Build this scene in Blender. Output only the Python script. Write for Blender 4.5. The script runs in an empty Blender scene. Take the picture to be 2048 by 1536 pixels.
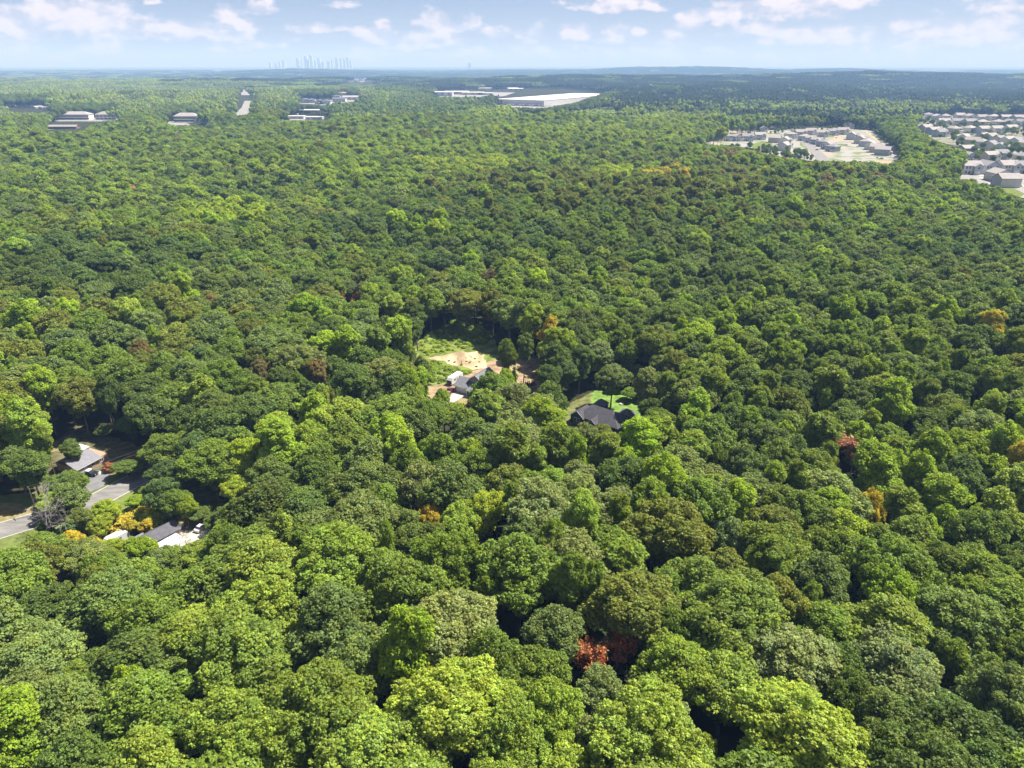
import bpy, math, random
import numpy as np
from mathutils import Vector, Matrix

rng = np.random.default_rng(7)
random.seed(7)
SC = bpy.context.scene
COL = SC.collection

# ------------------------------------------------------------------ camera, sun, sky, exposure
FPX, CAM_H = 1410.0, 118.0
PITCH = math.atan(640 / FPX)
cd = bpy.data.cameras.new('camera'); cam = bpy.data.objects.new('camera', cd); COL.objects.link(cam)
cam.location = (0, 0, CAM_H); cam.rotation_euler = (math.pi / 2 - PITCH, 0, 0)
cd.sensor_width = 36; cd.lens = 36 * FPX / 2048; cd.clip_start = 0.5; cd.clip_end = 120000
SC.camera = cam
SUN_EL, SUN_AZ = math.radians(58), math.radians(66)          # azimuth clockwise from the view direction (+Y)
SUN_STRENGTH, SKY_STRENGTH = 4.9, 0.065
sd = bpy.data.lights.new('sun', 'SUN'); sun = bpy.data.objects.new('sun', sd); COL.objects.link(sun)
sd.energy = SUN_STRENGTH; sd.angle = math.radians(0.6); sd.color = (1.0, 0.95, 0.86)
sdir = Vector((math.sin(SUN_AZ) * math.cos(SUN_EL), math.cos(SUN_AZ) * math.cos(SUN_EL), math.sin(SUN_EL)))
sun.rotation_euler = (-sdir).to_track_quat('-Z', 'Y').to_euler()
sun.location = (0, 0, 400)
SC.view_settings.view_transform = 'Standard'; SC.view_settings.look = 'None'
SC.view_settings.exposure = 1.36; SC.view_settings.gamma = 1; SC.view_settings.use_curve_mapping = False
cy = SC.cycles
cy.max_bounces = 6; cy.diffuse_bounces = 4; cy.glossy_bounces = 1; cy.transmission_bounces = 3
cy.volume_bounces = 0; cy.transparent_max_bounces = 4; cy.sample_clamp_indirect = 4
cy.caustics_reflective = False; cy.caustics_refractive = False
cy.use_denoising = True; cy.use_adaptive_sampling = True; cy.adaptive_threshold = 0.015

def ray(px, py):
    x = (px - 1024) / FPX; y = -(py - 768) / FPX
    return (x, math.cos(PITCH) + y * math.sin(PITCH), -math.sin(PITCH) + y * math.cos(PITCH))
def G(px, py, z=0.0):
    d = ray(px, py); t = (z - CAM_H) / d[2]
    return (d[0] * t, d[1] * t, z)
def project(x, y, z):
    x = np.asarray(x, float); y = np.asarray(y, float); z = np.asarray(z, float) - CAM_H
    f = y * math.cos(PITCH) - z * math.sin(PITCH); u = y * math.sin(PITCH) + z * math.cos(PITCH)
    f = np.where(f < 1, 1e-3, f)
    return 1024 + FPX * x / f, 768 - FPX * u / f

# ---- node helpers
def N(nt, typ, **kw):
    n = nt.nodes.new(typ)
    for k, v in kw.items(): setattr(n, k, v)
    return n
def L(nt, a, b): nt.links.new(a, b)
def mathn(nt, op, a, b=None, c=None, clamp=False):
    n = nt.nodes.new('ShaderNodeMath'); n.operation = op; n.use_clamp = clamp
    for i, v in enumerate((a, b, c)):
        if v is None: continue
        if isinstance(v, (int, float)): n.inputs[i].default_value = v
        else: nt.links.new(v, n.inputs[i])
    return n.outputs[0]
def mixc(nt, f, a, b, blend='MIX'):
    n = nt.nodes.new('ShaderNodeMix'); n.data_type = 'RGBA'; n.blend_type = blend
    for s, v in ((n.inputs[0], f), (n.inputs[6], a), (n.inputs[7], b)):
        if isinstance(v, (int, float)): s.default_value = v
        elif isinstance(v, tuple): s.default_value = (*v, 1)
        else: nt.links.new(v, s)
    return n.outputs[2]
def ramp01(nt, v, lo, hi):
    n = nt.nodes.new('ShaderNodeMapRange'); n.interpolation_type = 'SMOOTHSTEP'
    nt.links.new(v, n.inputs[0]); n.inputs[1].default_value = lo; n.inputs[2].default_value = hi
    return n.outputs[0]

# ---- world: Nishita sky with fair-weather cumulus, described by compass bearing and elevation
world = bpy.data.worlds.new('World'); SC.world = world; world.use_nodes = True
nt = world.node_tree; nt.nodes.clear()
out = N(nt, 'ShaderNodeOutputWorld'); bg = N(nt, 'ShaderNodeBackground'); bg.inputs[1].default_value = SKY_STRENGTH
sky = N(nt, 'ShaderNodeTexSky', sky_type='NISHITA', sun_disc=False)
sky.sun_elevation = SUN_EL; sky.sun_rotation = SUN_AZ; sky.altitude = 200
sky.air_density = 1.0; sky.dust_density = 0.2; sky.ozone_density = 4.0
geo = N(nt, 'ShaderNodeTexCoord'); sep = N(nt, 'ShaderNodeSeparateXYZ'); L(nt, geo.outputs['Generated'], sep.inputs[0])
az = mathn(nt, 'ARCTAN2', sep.outputs[0], sep.outputs[1])
el = mathn(nt, 'ARCSINE', sep.outputs[2])
azel = N(nt, 'ShaderNodeCombineXYZ'); L(nt, az, azel.inputs[0]); L(nt, el, azel.inputs[1])
def angles(px, py):
    d = Vector(ray(px, py)).normalized()
    return math.atan2(d.x, d.y), math.asin(d.z)
# (bearing point x, elevation point y, half width, half height, density)
CLOUDS = [(20,42,42,20,1),(175,38,100,30,1.15),(40,100,52,12,.8),(135,106,28,10,.7),(222,100,34,14,.8),(350,64,40,12,.9),
 (448,62,44,20,.9),(450,96,36,6,.7),(525,14,26,11,.8),(540,90,32,8,.7),(632,57,34,7,.8),(686,7,22,9,.8),(760,70,38,15,1.0),
 (850,86,60,14,.85),(735,108,34,11,.6),(300,4,16,5,.6),(462,22,20,8,.6),(872,38,26,15,.9),(920,52,40,10,.7),(838,44,14,7,.6),
 (985,63,24,10,.8),(1070,68,24,15,.8),(1160,66,36,13,.8),(1240,72,50,13,.75),(1330,80,46,11,.7),(1230,10,62,12,1.0),(1384,37,26,15,1),
 (1440,40,18,10,.7),(1585,14,115,18,1.1),(1490,60,48,12,.75),(1580,78,60,12,.7),(1680,74,52,11,.7),(1820,48,26,9,.7),(1885,50,24,9,.6),
 (1960,64,78,26,.85),(1800,90,90,14,.6),(940,105,60,8,.5),(1100,104,90,12,.5),(1300,110,120,10,.5),(1600,112,120,8,.5),(1950,110,110,10,.55),
 (-120,60,90,26,1),(-320,30,80,22,.9),(-300,100,90,12,.7),(2180,50,90,20,.9),(2380,80,110,14,.7),(2400,20,80,14,.8)]
wn = N(nt, 'ShaderNodeTexNoise'); wn.inputs['Scale'].default_value = 26; wn.inputs['Detail'].default_value = 6; wn.inputs['Roughness'].default_value = .58
mp = N(nt, 'ShaderNodeMapping'); mp.inputs['Scale'].default_value = (1, 1.7, 1); L(nt, azel.outputs[0], mp.inputs[0]); L(nt, mp.outputs[0], wn.inputs['Vector'])
wn2 = N(nt, 'ShaderNodeTexNoise'); wn2.inputs['Scale'].default_value = 26; wn2.inputs['Detail'].default_value = 4; wn2.inputs['Roughness'].default_value = .5
mp2 = N(nt, 'ShaderNodeMapping'); mp2.inputs['Scale'].default_value = (1, 1.7, 1); mp2.inputs['Location'].default_value = (-0.008, -0.012, 0)
L(nt, azel.outputs[0], mp2.inputs[0]); L(nt, mp2.outputs[0], wn2.inputs['Vector'])
field = None
for (cx, cy_, w, h, dn) in CLOUDS:
    a0, e0 = angles(cx, cy_ + h * .35); ra, re = w / FPX * 1.03, h / FPX * 1.32
    s = N(nt, 'ShaderNodeVectorMath', operation='SUBTRACT'); L(nt, azel.outputs[0], s.inputs[0]); s.inputs[1].default_value = (a0, e0, 0)
    m = N(nt, 'ShaderNodeVectorMath', operation='MULTIPLY'); L(nt, s.outputs[0], m.inputs[0]); m.inputs[1].default_value = (1 / ra, 1 / re, 0)
    sp = N(nt, 'ShaderNodeSeparateXYZ'); L(nt, m.outputs[0], sp.inputs[0])
    below = mathn(nt, 'MULTIPLY', mathn(nt, 'MINIMUM', sp.outputs[1], 0), 1.9)          # flat bases
    yy = mathn(nt, 'ADD', mathn(nt, 'MAXIMUM', sp.outputs[1], 0), below)
    d2 = mathn(nt, 'ADD', mathn(nt, 'MULTIPLY', sp.outputs[0], sp.outputs[0]), mathn(nt, 'MULTIPLY', yy, yy))
    v = mathn(nt, 'MULTIPLY', mathn(nt, 'SUBTRACT', 1.4, mathn(nt, 'SQRT', d2)), dn)
    field = v if field is None else mathn(nt, 'MAXIMUM', field, v)
# clouds elsewhere round the sky: unseen cumulus on a flat layer overhead, cover raised for fill light
pl = N(nt, 'ShaderNodeVectorMath', operation='DIVIDE'); L(nt, geo.outputs['Generated'], pl.inputs[0])
cz = N(nt, 'ShaderNodeCombineXYZ'); zc = mathn(nt, 'MAXIMUM', sep.outputs[2], .05)
for i in range(3): L(nt, zc, cz.inputs[i])
L(nt, cz.outputs[0], pl.inputs[1])
pn = N(nt, 'ShaderNodeTexNoise'); pn.inputs['Scale'].default_value = .9; pn.inputs['Detail'].default_value = 6; L(nt, pl.outputs[0], pn.inputs['Vector'])
high = ramp01(nt, el, .085, .16)
pv = mathn(nt, 'MULTIPLY', mathn(nt, 'MULTIPLY', mathn(nt, 'SUBTRACT', pn.outputs[0], .47), 6), high)
n1 = mathn(nt, 'MULTIPLY', mathn(nt, 'SUBTRACT', wn.outputs[0], .5), 3.6)
cf = mathn(nt, 'MAXIMUM', mathn(nt, 'ADD', mathn(nt, 'MAXIMUM', field, -1), n1), pv)
mask = mathn(nt, 'MULTIPLY', ramp01(nt, cf, .0, .66), .92)
shade = mathn(nt, 'MULTIPLY', mathn(nt, 'SUBTRACT', wn.outputs[0], wn2.outputs[0]), 5)
lit = mathn(nt, 'ADD', mathn(nt, 'MULTIPLY', ramp01(nt, cf, .2, 1.6), .5), mathn(nt, 'ADD', shade, .38), clamp=True)
ccol = mixc(nt, lit, (3.7, 3.65, 4.2), (6.6, 5.85, 5.85))
tinted = mixc(nt, 1.0, sky.outputs[0], (0.50, 0.445, 0.54), 'MULTIPLY')
scol = mixc(nt, mask, tinted, ccol)
L(nt, scol, bg.inputs[0]); L(nt, bg.outputs[0], out.inputs[0])
world.cycles.sampling_method = 'MANUAL'; world.cycles.sample_map_resolution = 512

# ------------------------------------------------------------------ materials
MATS = {}
def mat(name, base, rough=.8, var=.15, scale=.6, metal=0, spec=.3, bump=0, streak=None):
    if name in MATS: return MATS[name]
    m = bpy.data.materials.new(name); m.use_nodes = True; t = m.node_tree; b = t.nodes['Principled BSDF']
    tc = N(t, 'ShaderNodeTexCoord'); no = N(t, 'ShaderNodeTexNoise'); no.inputs['Scale'].default_value = scale; no.inputs['Detail'].default_value = 6
    vec = tc.outputs['Object']
    if streak:
        mpn = N(t, 'ShaderNodeMapping'); mpn.inputs['Scale'].default_value = streak; L(t, vec, mpn.inputs[0]); vec = mpn.outputs[0]
    L(t, vec, no.inputs['Vector'])
    dark = tuple(c * (1 - var) for c in base); lite = tuple(min(1, c * (1 + var)) for c in base)
    L(t, mixc(t, ramp01(t, no.outputs[0], .3, .7), dark, lite), b.inputs['Base Color'])
    b.inputs['Roughness'].default_value = rough; b.inputs['Metallic'].default_value = metal; b.inputs['Specular IOR Level'].default_value = spec
    if bump:
        bn = N(t, 'ShaderNodeBump'); bn.inputs['Strength'].default_value = bump; L(t, no.outputs[0], bn.inputs['Height']); L(t, bn.outputs[0], b.inputs['Normal'])
    MATS[name] = m; return m

def leaf_material():
    m = bpy.data.materials.new('foliage'); m.use_nodes = True; t = m.node_tree; t.nodes.clear()
    o = N(t, 'ShaderNodeOutputMaterial')
    ti = N(t, 'ShaderNodeAttribute', attribute_type='INSTANCER', attribute_name='tint')
    va = N(t, 'ShaderNodeAttribute', attribute_type='GEOMETRY', attribute_name='leafvar')
    sp = N(t, 'ShaderNodeSeparateXYZ'); L(t, va.outputs['Vector'], sp.inputs[0])
    # leafvar.x brightness of the spray, .y hue of the spray (both fixed to the leaves)
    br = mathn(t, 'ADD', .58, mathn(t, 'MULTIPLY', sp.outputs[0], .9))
    v1 = N(t, 'ShaderNodeVectorMath', operation='SCALE'); L(t, ti.outputs['Color'], v1.inputs[0]); L(t, br, v1.inputs['Scale'])
    yel = mixc(t, 1.0, v1.outputs[0], (1.35, 1.1, .7), 'MULTIPLY')
    c = mixc(t, sp.outputs[1], v1.outputs[0], yel)
    d = N(t, 'ShaderNodeBsdfDiffuse'); tr = N(t, 'ShaderNodeBsdfTranslucent'); g = N(t, 'ShaderNodeBsdfGlossy')
    L(t, c, d.inputs[0]); g.inputs['Roughness'].default_value = .5; g.inputs[0].default_value = (.9, .95, 1, 1)
    trc = mixc(t, 1.0, c, (1.15, 1.15, .6), 'MULTIPLY'); L(t, trc, tr.inputs[0])
    m1 = N(t, 'ShaderNodeMixShader'); m1.inputs[0].default_value = .42; L(t, d.outputs[0], m1.inputs[1]); L(t, tr.outputs[0], m1.inputs[2])
    m2 = N(t, 'ShaderNodeMixShader'); m2.inputs[0].default_value = .012; L(t, m1.outputs[0], m2.inputs[1]); L(t, g.outputs[0], m2.inputs[2])
    L(t, m2.outputs[0], o.inputs[0]); return m
LEAF = leaf_material()
BARK = mat('bark', (.14, .105, .075), .95, .35, 1.5, streak=(3, 3, .5))
PINEBARK = mat('pine_bark', (.16, .095, .06), .95, .35, 1.5, streak=(3, 3, .5))
DEADWOOD = mat('dead_wood', (.36, .33, .31), .9, .2, 2)

# ------------------------------------------------------------------ object helpers
def link(o, parent=None):
    COL.objects.link(o)
    if parent is not None: o.parent = parent
    return o
def tag(o, label=None, cat=None, group=None, kind=None):
    if label: o['label'] = label
    if cat: o['category'] = cat
    if group: o['group'] = group
    if kind: o['kind'] = kind
    return o
def root(name, loc, label, cat, group=None, rz=0):
    o = bpy.data.objects.new(name, None); o.empty_display_size = 1; o.location = loc; o.rotation_euler = (0, 0, rz)
    link(o); return tag(o, label, cat, group)
def np_mesh(name, V, faces, mats, midx=None, leafvar=None, smooth=False):
    """faces: list of int arrays (m,k)"""
    me = bpy.data.meshes.new(name); V = np.asarray(V, np.float32)
    me.vertices.add(len(V)); me.vertices.foreach_set('co', V.ravel())
    tot = sum(f.size for f in faces); nf = sum(len(f) for f in faces)
    me.loops.add(tot); me.loops.foreach_set('vertex_index', np.concatenate([f.ravel() for f in faces]).astype(np.int32))
    me.polygons.add(nf)
    sizes = np.concatenate([np.full(len(f), f.shape[1]) for f in faces])
    starts = np.concatenate([[0], np.cumsum(sizes)[:-1]]).astype(np.int32)
    me.polygons.foreach_set('loop_start', starts)
    if midx is not None: me.polygons.foreach_set('material_index', np.asarray(midx, np.int32))
    if smooth: me.polygons.foreach_set('use_smooth', np.ones(nf, bool))
    for m in mats: me.materials.append(m)
    if leafvar is not None:
        a = me.attributes.new('leafvar', 'FLOAT_VECTOR', 'FACE'); a.data.foreach_set('vector', np.asarray(leafvar, np.float32).ravel())
    me.update(calc_edges=True); return me

class MB:
    """collects simple solids, builds one mesh object"""
    def __init__(s): s.v = []; s.f = []; s.m = []
    def poly(s, pts, mi=0):
        b = len(s.v); s.v += [tuple(p) for p in pts]; s.f.append(tuple(range(b, b + len(pts)))); s.m.append(mi); return s
    def solid(s, pts, faces, mi=0):
        b = len(s.v); s.v += [tuple(p) for p in pts]
        for f in faces: s.f.append(tuple(b + i for i in f)); s.m.append(mi)
        return s
    def box(s, x0, x1, y0, y1, z0, z1, mi=0):
        p = [(x, y, z) for z in (z0, z1) for y in (y0, y1) for x in (x0, x1)]
        return s.solid(p, [(0, 2, 3, 1), (4, 5, 7, 6), (0, 1, 5, 4), (2, 6, 7, 3), (0, 4, 6, 2), (1, 3, 7, 5)], mi)
    def prism(s, prof, y0, y1, axis='y', mi=0):
        """prof: (a,z) outline, counter-clockwise; extruded along y (or x)"""
        n = len(prof)
        f = (lambda a, z, t: (a, t, z)) if axis == 'y' else (lambda a, z, t: (t, a, z))
        p = [f(a, z, y0) for a, z in prof] + [f(a, z, y1) for a, z in prof]
        fs = [tuple(range(n)), tuple(range(2 * n - 1, n - 1, -1))] + [(i, i + n, (i + 1) % n + n, (i + 1) % n) for i in range(n)]
        return s.solid(p, fs, mi)
    def cyl(s, p0, p1, r0, r1=None, n=8, mi=0):
        r1 = r0 if r1 is None else r1
        a = Vector(p0); b = Vector(p1); d = (b - a).normalized()
        u = d.orthogonal().normalized(); w = d.cross(u)
        pts = [a + (u * math.cos(k * 2 * math.pi / n) + w * math.sin(k * 2 * math.pi / n)) * r0 for k in range(n)]
        pts += [b + (u * math.cos(k * 2 * math.pi / n) + w * math.sin(k * 2 * math.pi / n)) * r1 for k in range(n)]
        fs = [(i, (i + 1) % n, (i + 1) % n + n, i + n) for i in range(n)] + [tuple(range(n - 1, -1, -1)), tuple(range(n, 2 * n))]
        return s.solid(pts, fs, mi)
    def gable(s, x0, x1, y0, y1, z0, zr, ov=.4, th=.2, along='y', mi=0, gmi=None):
        """two roof slabs; ridge along y or x; z0 = eave height at the wall, zr = ridge"""
        if along == 'x': a0, a1, b0, b1 = y0, y1, x0, x1
        else: a0, a1, b0, b1 = x0, x1, y0, y1
        c = (a0 + a1) / 2; sl = (zr - z0) / (c - a0); e = z0 - sl * ov
        for sg in (-1, 1):
            ea = c + sg * (c - a0 + ov)
            q = [(c, zr + .01), (ea, e), (ea, e + th), (c, zr + th)]
            if sg > 0: q = q[::-1]
            s.prism(q, b0 - ov, b1 + ov, 'y' if along == 'y' else 'x', mi)
        return s
    def gable_wall(s, x0, x1, y0, y1, z0, z1, zr, along='y', mi=0):
        if along == 'y': s.prism([(x0, z0), (x1, z0), (x1, z1), ((x0 + x1) / 2, zr), (x0, z1)], y0, y1, 'y', mi)
        else: s.prism([(y0, z0), (y1, z0), (y1, z1), ((y0 + y1) / 2, zr), (y0, z1)], x0, x1, 'x', mi)
        return s
    def hip(s, x0, x1, y0, y1, z0, zr, ov=.4, mi=0):
        x0 -= ov; x1 += ov; y0 -= ov; y1 += ov
        w, d = x1 - x0, y1 - y0; k = min(w, d) / 2
        if w >= d: r = [(x0 + k, (y0 + y1) / 2, zr), (x1 - k + 1e-3, (y0 + y1) / 2, zr)]
        else: r = [((x0 + x1) / 2, y0 + k, zr), ((x0 + x1) / 2, y1 - k + 1e-3, zr)]
        b = [(x0, y0, z0), (x1, y0, z0), (x1, y1, z0), (x0, y1, z0)]
        lo = [(x, y, z0 - .2) for x, y, _ in b]
        if w >= d: fs = [(0, 1, 5, 4), (1, 2, 5), (2, 3, 4, 5), (3, 0, 4)]
        else: fs = [(0, 1, 4), (1, 2, 5, 4), (2, 3, 5), (3, 0, 4, 5)]
        fs += [(6, 7, 1, 0), (7, 8, 2, 1), (8, 9, 3, 2), (9, 6, 0, 3), (9, 8, 7, 6)]
        return s.solid(b + r + lo, fs, mi)
    def mesh(s, name, mats):
        me = bpy.data.meshes.new(name); me.from_pydata(s.v, [], s.f); 
        for m in (mats if isinstance(mats, (list, tuple)) else [mats]): me.materials.append(m)
        me.polygons.foreach_set('material_index', s.m); me.update(); return me
    def build(s, name, mats, parent=None):
        return link(bpy.data.objects.new(name, s.mesh(name, mats)), parent)
def copy_tree(o, parent=None):
    c = o.copy(); COL.objects.link(c)
    if parent is not None: c.parent = parent
    for ch in o.children: copy_tree(ch, c)
    return c

# ------------------------------------------------------------------ terrain
FLAT = [(*G(940, 730)[:2], 60, 110), (*G(1210, 810)[:2], 45, 90), (*G(200, 980)[:2], 75, 130), (*G(1620, 290)[:2], 330, 480),
        (*G(1960, 290)[:2], 420, 600), (*G(1080, 200)[:2], 480, 700), (*G(600, 215)[:2], 420, 700), (*G(150, 235)[:2], 300, 500), (*G(380, 235)[:2], 150, 300)]
def sstep(t): t = np.clip(t, 0, 1); return t * t * (3 - 2 * t)
def height(x, y):
    x = np.asarray(x, float); y = np.asarray(y, float); r = np.hypot(x, y)
    h = 7.5 * np.sin(x / 95 + 1.3 + .6 * np.sin(y / 130)) * np.sin(y / 80 + .5 + .7 * np.sin(x / 110)) + 2.5 * np.sin(x / 47 + y / 61) 
    far = sstep((r - 900) / 2500)
    h = h * (1 - .5 * far) + far * (9 * np.sin(x / 610 + .4) * np.sin(y / 540 + 1.1) + 6 * np.sin(x / 280 - y / 390))
    h += 40 * np.exp(-((y - 4700 - .12 * x) / 620) ** 2) * sstep((x + 1500) / 2600)            # the long ridge on the right
    h += 16 * np.exp(-((y - 3900 + .2 * x) / 420) ** 2) * sstep((-x - 600) / 900)
    far2 = sstep((r - 6000) / 3000)
    h += far2 * (20 * np.sin(x / 2300 + 1) * np.sin(y / 1500) + 18 * np.sin(x / 900 + y / 2100) + 10 * np.sin(x / 410 + 2))
    h += 30 * np.exp(-((y - 10500) / 900) ** 2) * sstep((x - 900) / 900) * sstep((6200 - x) / 1500)
    h += -28 * np.exp(-((y - 7300) / 1500) ** 2) * sstep((r - 5200) / 1000)
    m = np.ones_like(x)
    for (cx, cy, r0, r1) in FLAT: m = m * sstep((np.hypot(x - cx, y - cy) - r0) / (r1 - r0))
    m = m * sstep((14500 - r) / 3000 + .0) 
    return h * m
na, nr = 288, 190
rs = np.concatenate([[0], np.geomspace(20, 40000, nr)])
th = np.linspace(0, 2 * np.pi, na, endpoint=False)
RX = np.outer(rs[1:], np.sin(th)); RY = np.outer(rs[1:], np.cos(th))
V = np.column_stack([RX.ravel(), RY.ravel(), height(RX, RY).ravel()])
V = np.vstack([[0, 0, float(height(0, 0))], V])
i, j = np.meshgrid(np.arange(nr - 1), np.arange(na), indexing='ij')
q = np.stack([1 + i * na + j, 1 + i * na + (j + 1) % na, 1 + (i + 1) * na + (j + 1) % na, 1 + (i + 1) * na + j], -1).reshape(-1, 4)[:, ::-1]
jj = np.arange(na); tri = np.stack([np.zeros(na, int), 1 + (jj + 1) % na, 1 + jj], -1)
def ground_material():
    m = bpy.data.materials.new('forest_floor'); m.use_nodes = True; t = m.node_tree; b = t.nodes['Principled BSDF']
    g = N(t, 'ShaderNodeNewGeometry')
    n = N(t, 'ShaderNodeTexNoise'); n.inputs['Scale'].default_value = .25; n.inputs['Detail'].default_value = 8; L(t, g.outputs['Position'], n.inputs['Vector'])
    n2 = N(t, 'ShaderNodeTexNoise'); n2.inputs['Scale'].default_value = .004; n2.inputs['Detail'].default_value = 6; L(t, g.outputs['Position'], n2.inputs['Vector'])
    near = mixc(t, ramp01(t, n.outputs[0], .35, .65), (.035, .026, .016), (.035, .05, .018))
    farc = mixc(t, ramp01(t, n2.outputs[0], .4, .6), (.03, .048, .022), (.055, .075, .032))
    ln = N(t, 'ShaderNodeVectorMath', operation='LENGTH'); L(t, g.outputs['Position'], ln.inputs[0])
    L(t, mixc(t, ramp01(t, ln.outputs['Value'], 3000, 12000), near, farc), b.inputs['Base Color']); b.inputs['Roughness'].default_value = 1; b.inputs['Specular IOR Level'].default_value = 0
    return m
gr = link(bpy.data.objects.new('ground', np_mesh('ground', V, [q, tri], [ground_material()], smooth=True)))
tag(gr, 'forest floor and rolling country reaching the horizon', kind='structure')
GMIN = float(V[:, 2].min())

# haze: one closed box of thin air round everything built
hz = MB().box(-41500, 41500, -41500, 41500, GMIN - 1.5, 590).build('haze', [])
hm = bpy.data.materials.new('haze_air'); hm.use_nodes = True; t = hm.node_tree; t.nodes.clear()
o = N(t, 'ShaderNodeOutputMaterial'); pv = N(t, 'ShaderNodeVolumePrincipled')
pv.inputs['Color'].default_value = (.30, .52, .95, 1); pv.inputs['Absorption Color'].default_value = (.54, .51, .57, 1); pv.inputs['Density'].default_value = 1.2e-4; pv.inputs['Anisotropy'].default_value = 0
L(t, pv.outputs[0], o.inputs['Volume']); hz.data.materials.append(hm); tag(hz, 'thin blue summer haze over the whole country', kind='stuff')

# ------------------------------------------------------------------ trees: shapes
ICO_V = None
def ico(sub=1):
    import bmesh
    bm = bmesh.new(); bmesh.ops.create_icosphere(bm, subdivisions=sub, radius=1)
    v = np.array([x.co[:] for x in bm.verts]); f = np.array([[a.index for a in p.verts] for p in bm.faces]); bm.free(); return v, f
IV, IF = ico(2); IV1, IF1 = ico(1)
def unit(a): return a / np.maximum(np.linalg.norm(a, axis=-1, keepdims=True), 1e-9)
def fib(n, r):
    k = np.arange(n) + .5; ph = np.arccos(1 - 2 * k / n); t = np.pi * (1 + 5 ** .5) * k + r.random() * 6
    return np.column_stack([np.cos(t) * np.sin(ph), np.sin(t) * np.sin(ph), np.cos(ph)])
LOBES = {
 'oak': dict(H=21, R=6.4, z0=7.5, z1=21, prof=lambda t: (1 - max(0, (t - .35) / .65) ** 2.2) ** .5 * (.62 + .38 * min(1, t / .35)), lr=(.62, 1.25), rc=.46, leaf=.25, asp=1.15, up=.35),
 'maple': dict(H=24, R=5.7, z0=8.5, z1=24, prof=lambda t: (1 - t ** 2.6) ** .6 * (.62 + .38 * min(1, t / .25)), lr=(.55, 1.05), rc=.42, leaf=.25, asp=1.3, up=.55),
 'pine': dict(H=24, R=3.9, z0=13, z1=24, prof=lambda t: (1 - max(0, (t - .3) / .7) ** 2) ** .6 * (.5 + .5 * min(1, t / .3)), lr=(.6, 1.15), rc=.45, leaf=.36, asp=4.2, up=.7),
 'shrub': dict(H=5, R=2.4, z0=.5, z1=5, prof=lambda t: (1 - t ** 2) ** .5, lr=(.7, 1.1), rc=.5, leaf=.34, asp=1.2, up=.4),
 'cedar': dict(H=13, R=2.1, z0=1.0, z1=13, prof=lambda t: (1 - t) ** .75 + .05, lr=(.6, .95), rc=.45, leaf=.34, asp=2.5, up=.5)}
def lobes(kind, r, dens=1.0):
    P = LOBES[kind]; H = P['z1'] - P['z0']; out = []; tries = 0
    ex, ey = 1 + r.uniform(-.12, .12), 1 + r.uniform(-.12, .12); ph = r.random(3) * 6.28
    heads = []
    if kind in ('oak', 'maple', 'pine'):
        k = int(r.integers(4, 7)) if kind == 'oak' else int(r.integers(4, 8)); a0 = r.random() * 6.28
        for i in range(k):
            a = a0 + i * 6.283 / k + r.normal(0, .25); rh = P['R'] * r.uniform(.42, .6); off = P['R'] * r.uniform(.42, .58); dz = r.uniform(1.2, 5.0)
            if kind != 'oak': rh = P['R'] * r.uniform(.34, .52); dz = r.uniform(.8, 8.5 if kind == 'maple' else 5.5); off = P['R'] * r.uniform(.3, .62)
            heads.append((np.array([math.cos(a) * off, math.sin(a) * off, P['z1'] - rh - dz]), rh))
        heads.append((np.array([r.normal(0, .7), r.normal(0, .7), P['z1'] - P['R'] * .62]), P['R'] * (r.uniform(.5, .62) if kind == 'oak' else r.uniform(.4, .5))))
    OC = np.zeros((0, 4))
    def free(c, lr):
        nonlocal OC
        if len(OC) and (np.linalg.norm((OC[:, :3] - c) * (1, 1, .85), axis=1) < .83 * (lr + OC[:, 3])).any(): return False
        OC = np.vstack([OC, [*c, lr]]); out.append((c, lr)); return True
    while tries < 4200:
        tries += 1
        if heads and r.random() < .82:
            hc, rh = heads[int(r.integers(len(heads)))]; dv = unit(r.normal(size=3) + [0, 0, .3])
            lr = r.uniform(*P['lr']); c = hc + dv * np.array([1, 1, .9]) * (rh - lr * .4) * (1 + r.normal(0, .085))
            if any(np.linalg.norm(c - h2) < r2 * .62 for h2, r2 in heads): continue
            free(c, lr)
            continue
        t = 1 - r.random() ** 1.35 * 1.0; a = r.random() * 6.283
        wob = 1 + r.normal(0, .09) + .20 * math.sin(2 * a + ph[0]) + .09 * math.sin(3 * a + ph[1]) + .1 * math.sin(5 * t + ph[2])
        rad = P['R'] * P['prof'](t) * wob * (.72 + .28 * r.random() ** .5) if r.random() < .8 and not heads else P['R'] * P['prof'](t) * r.random() ** .5 * .7
        lr = r.uniform(*P['lr']) * (1 - .25 * t)
        c = np.array([math.cos(a) * max(0, rad - lr * .5) * ex, math.sin(a) * max(0, rad - lr * .5) * ey, P['z0'] + t * H - lr * (.2 + .6 * t)])
        free(c, lr)
    return out
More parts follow.
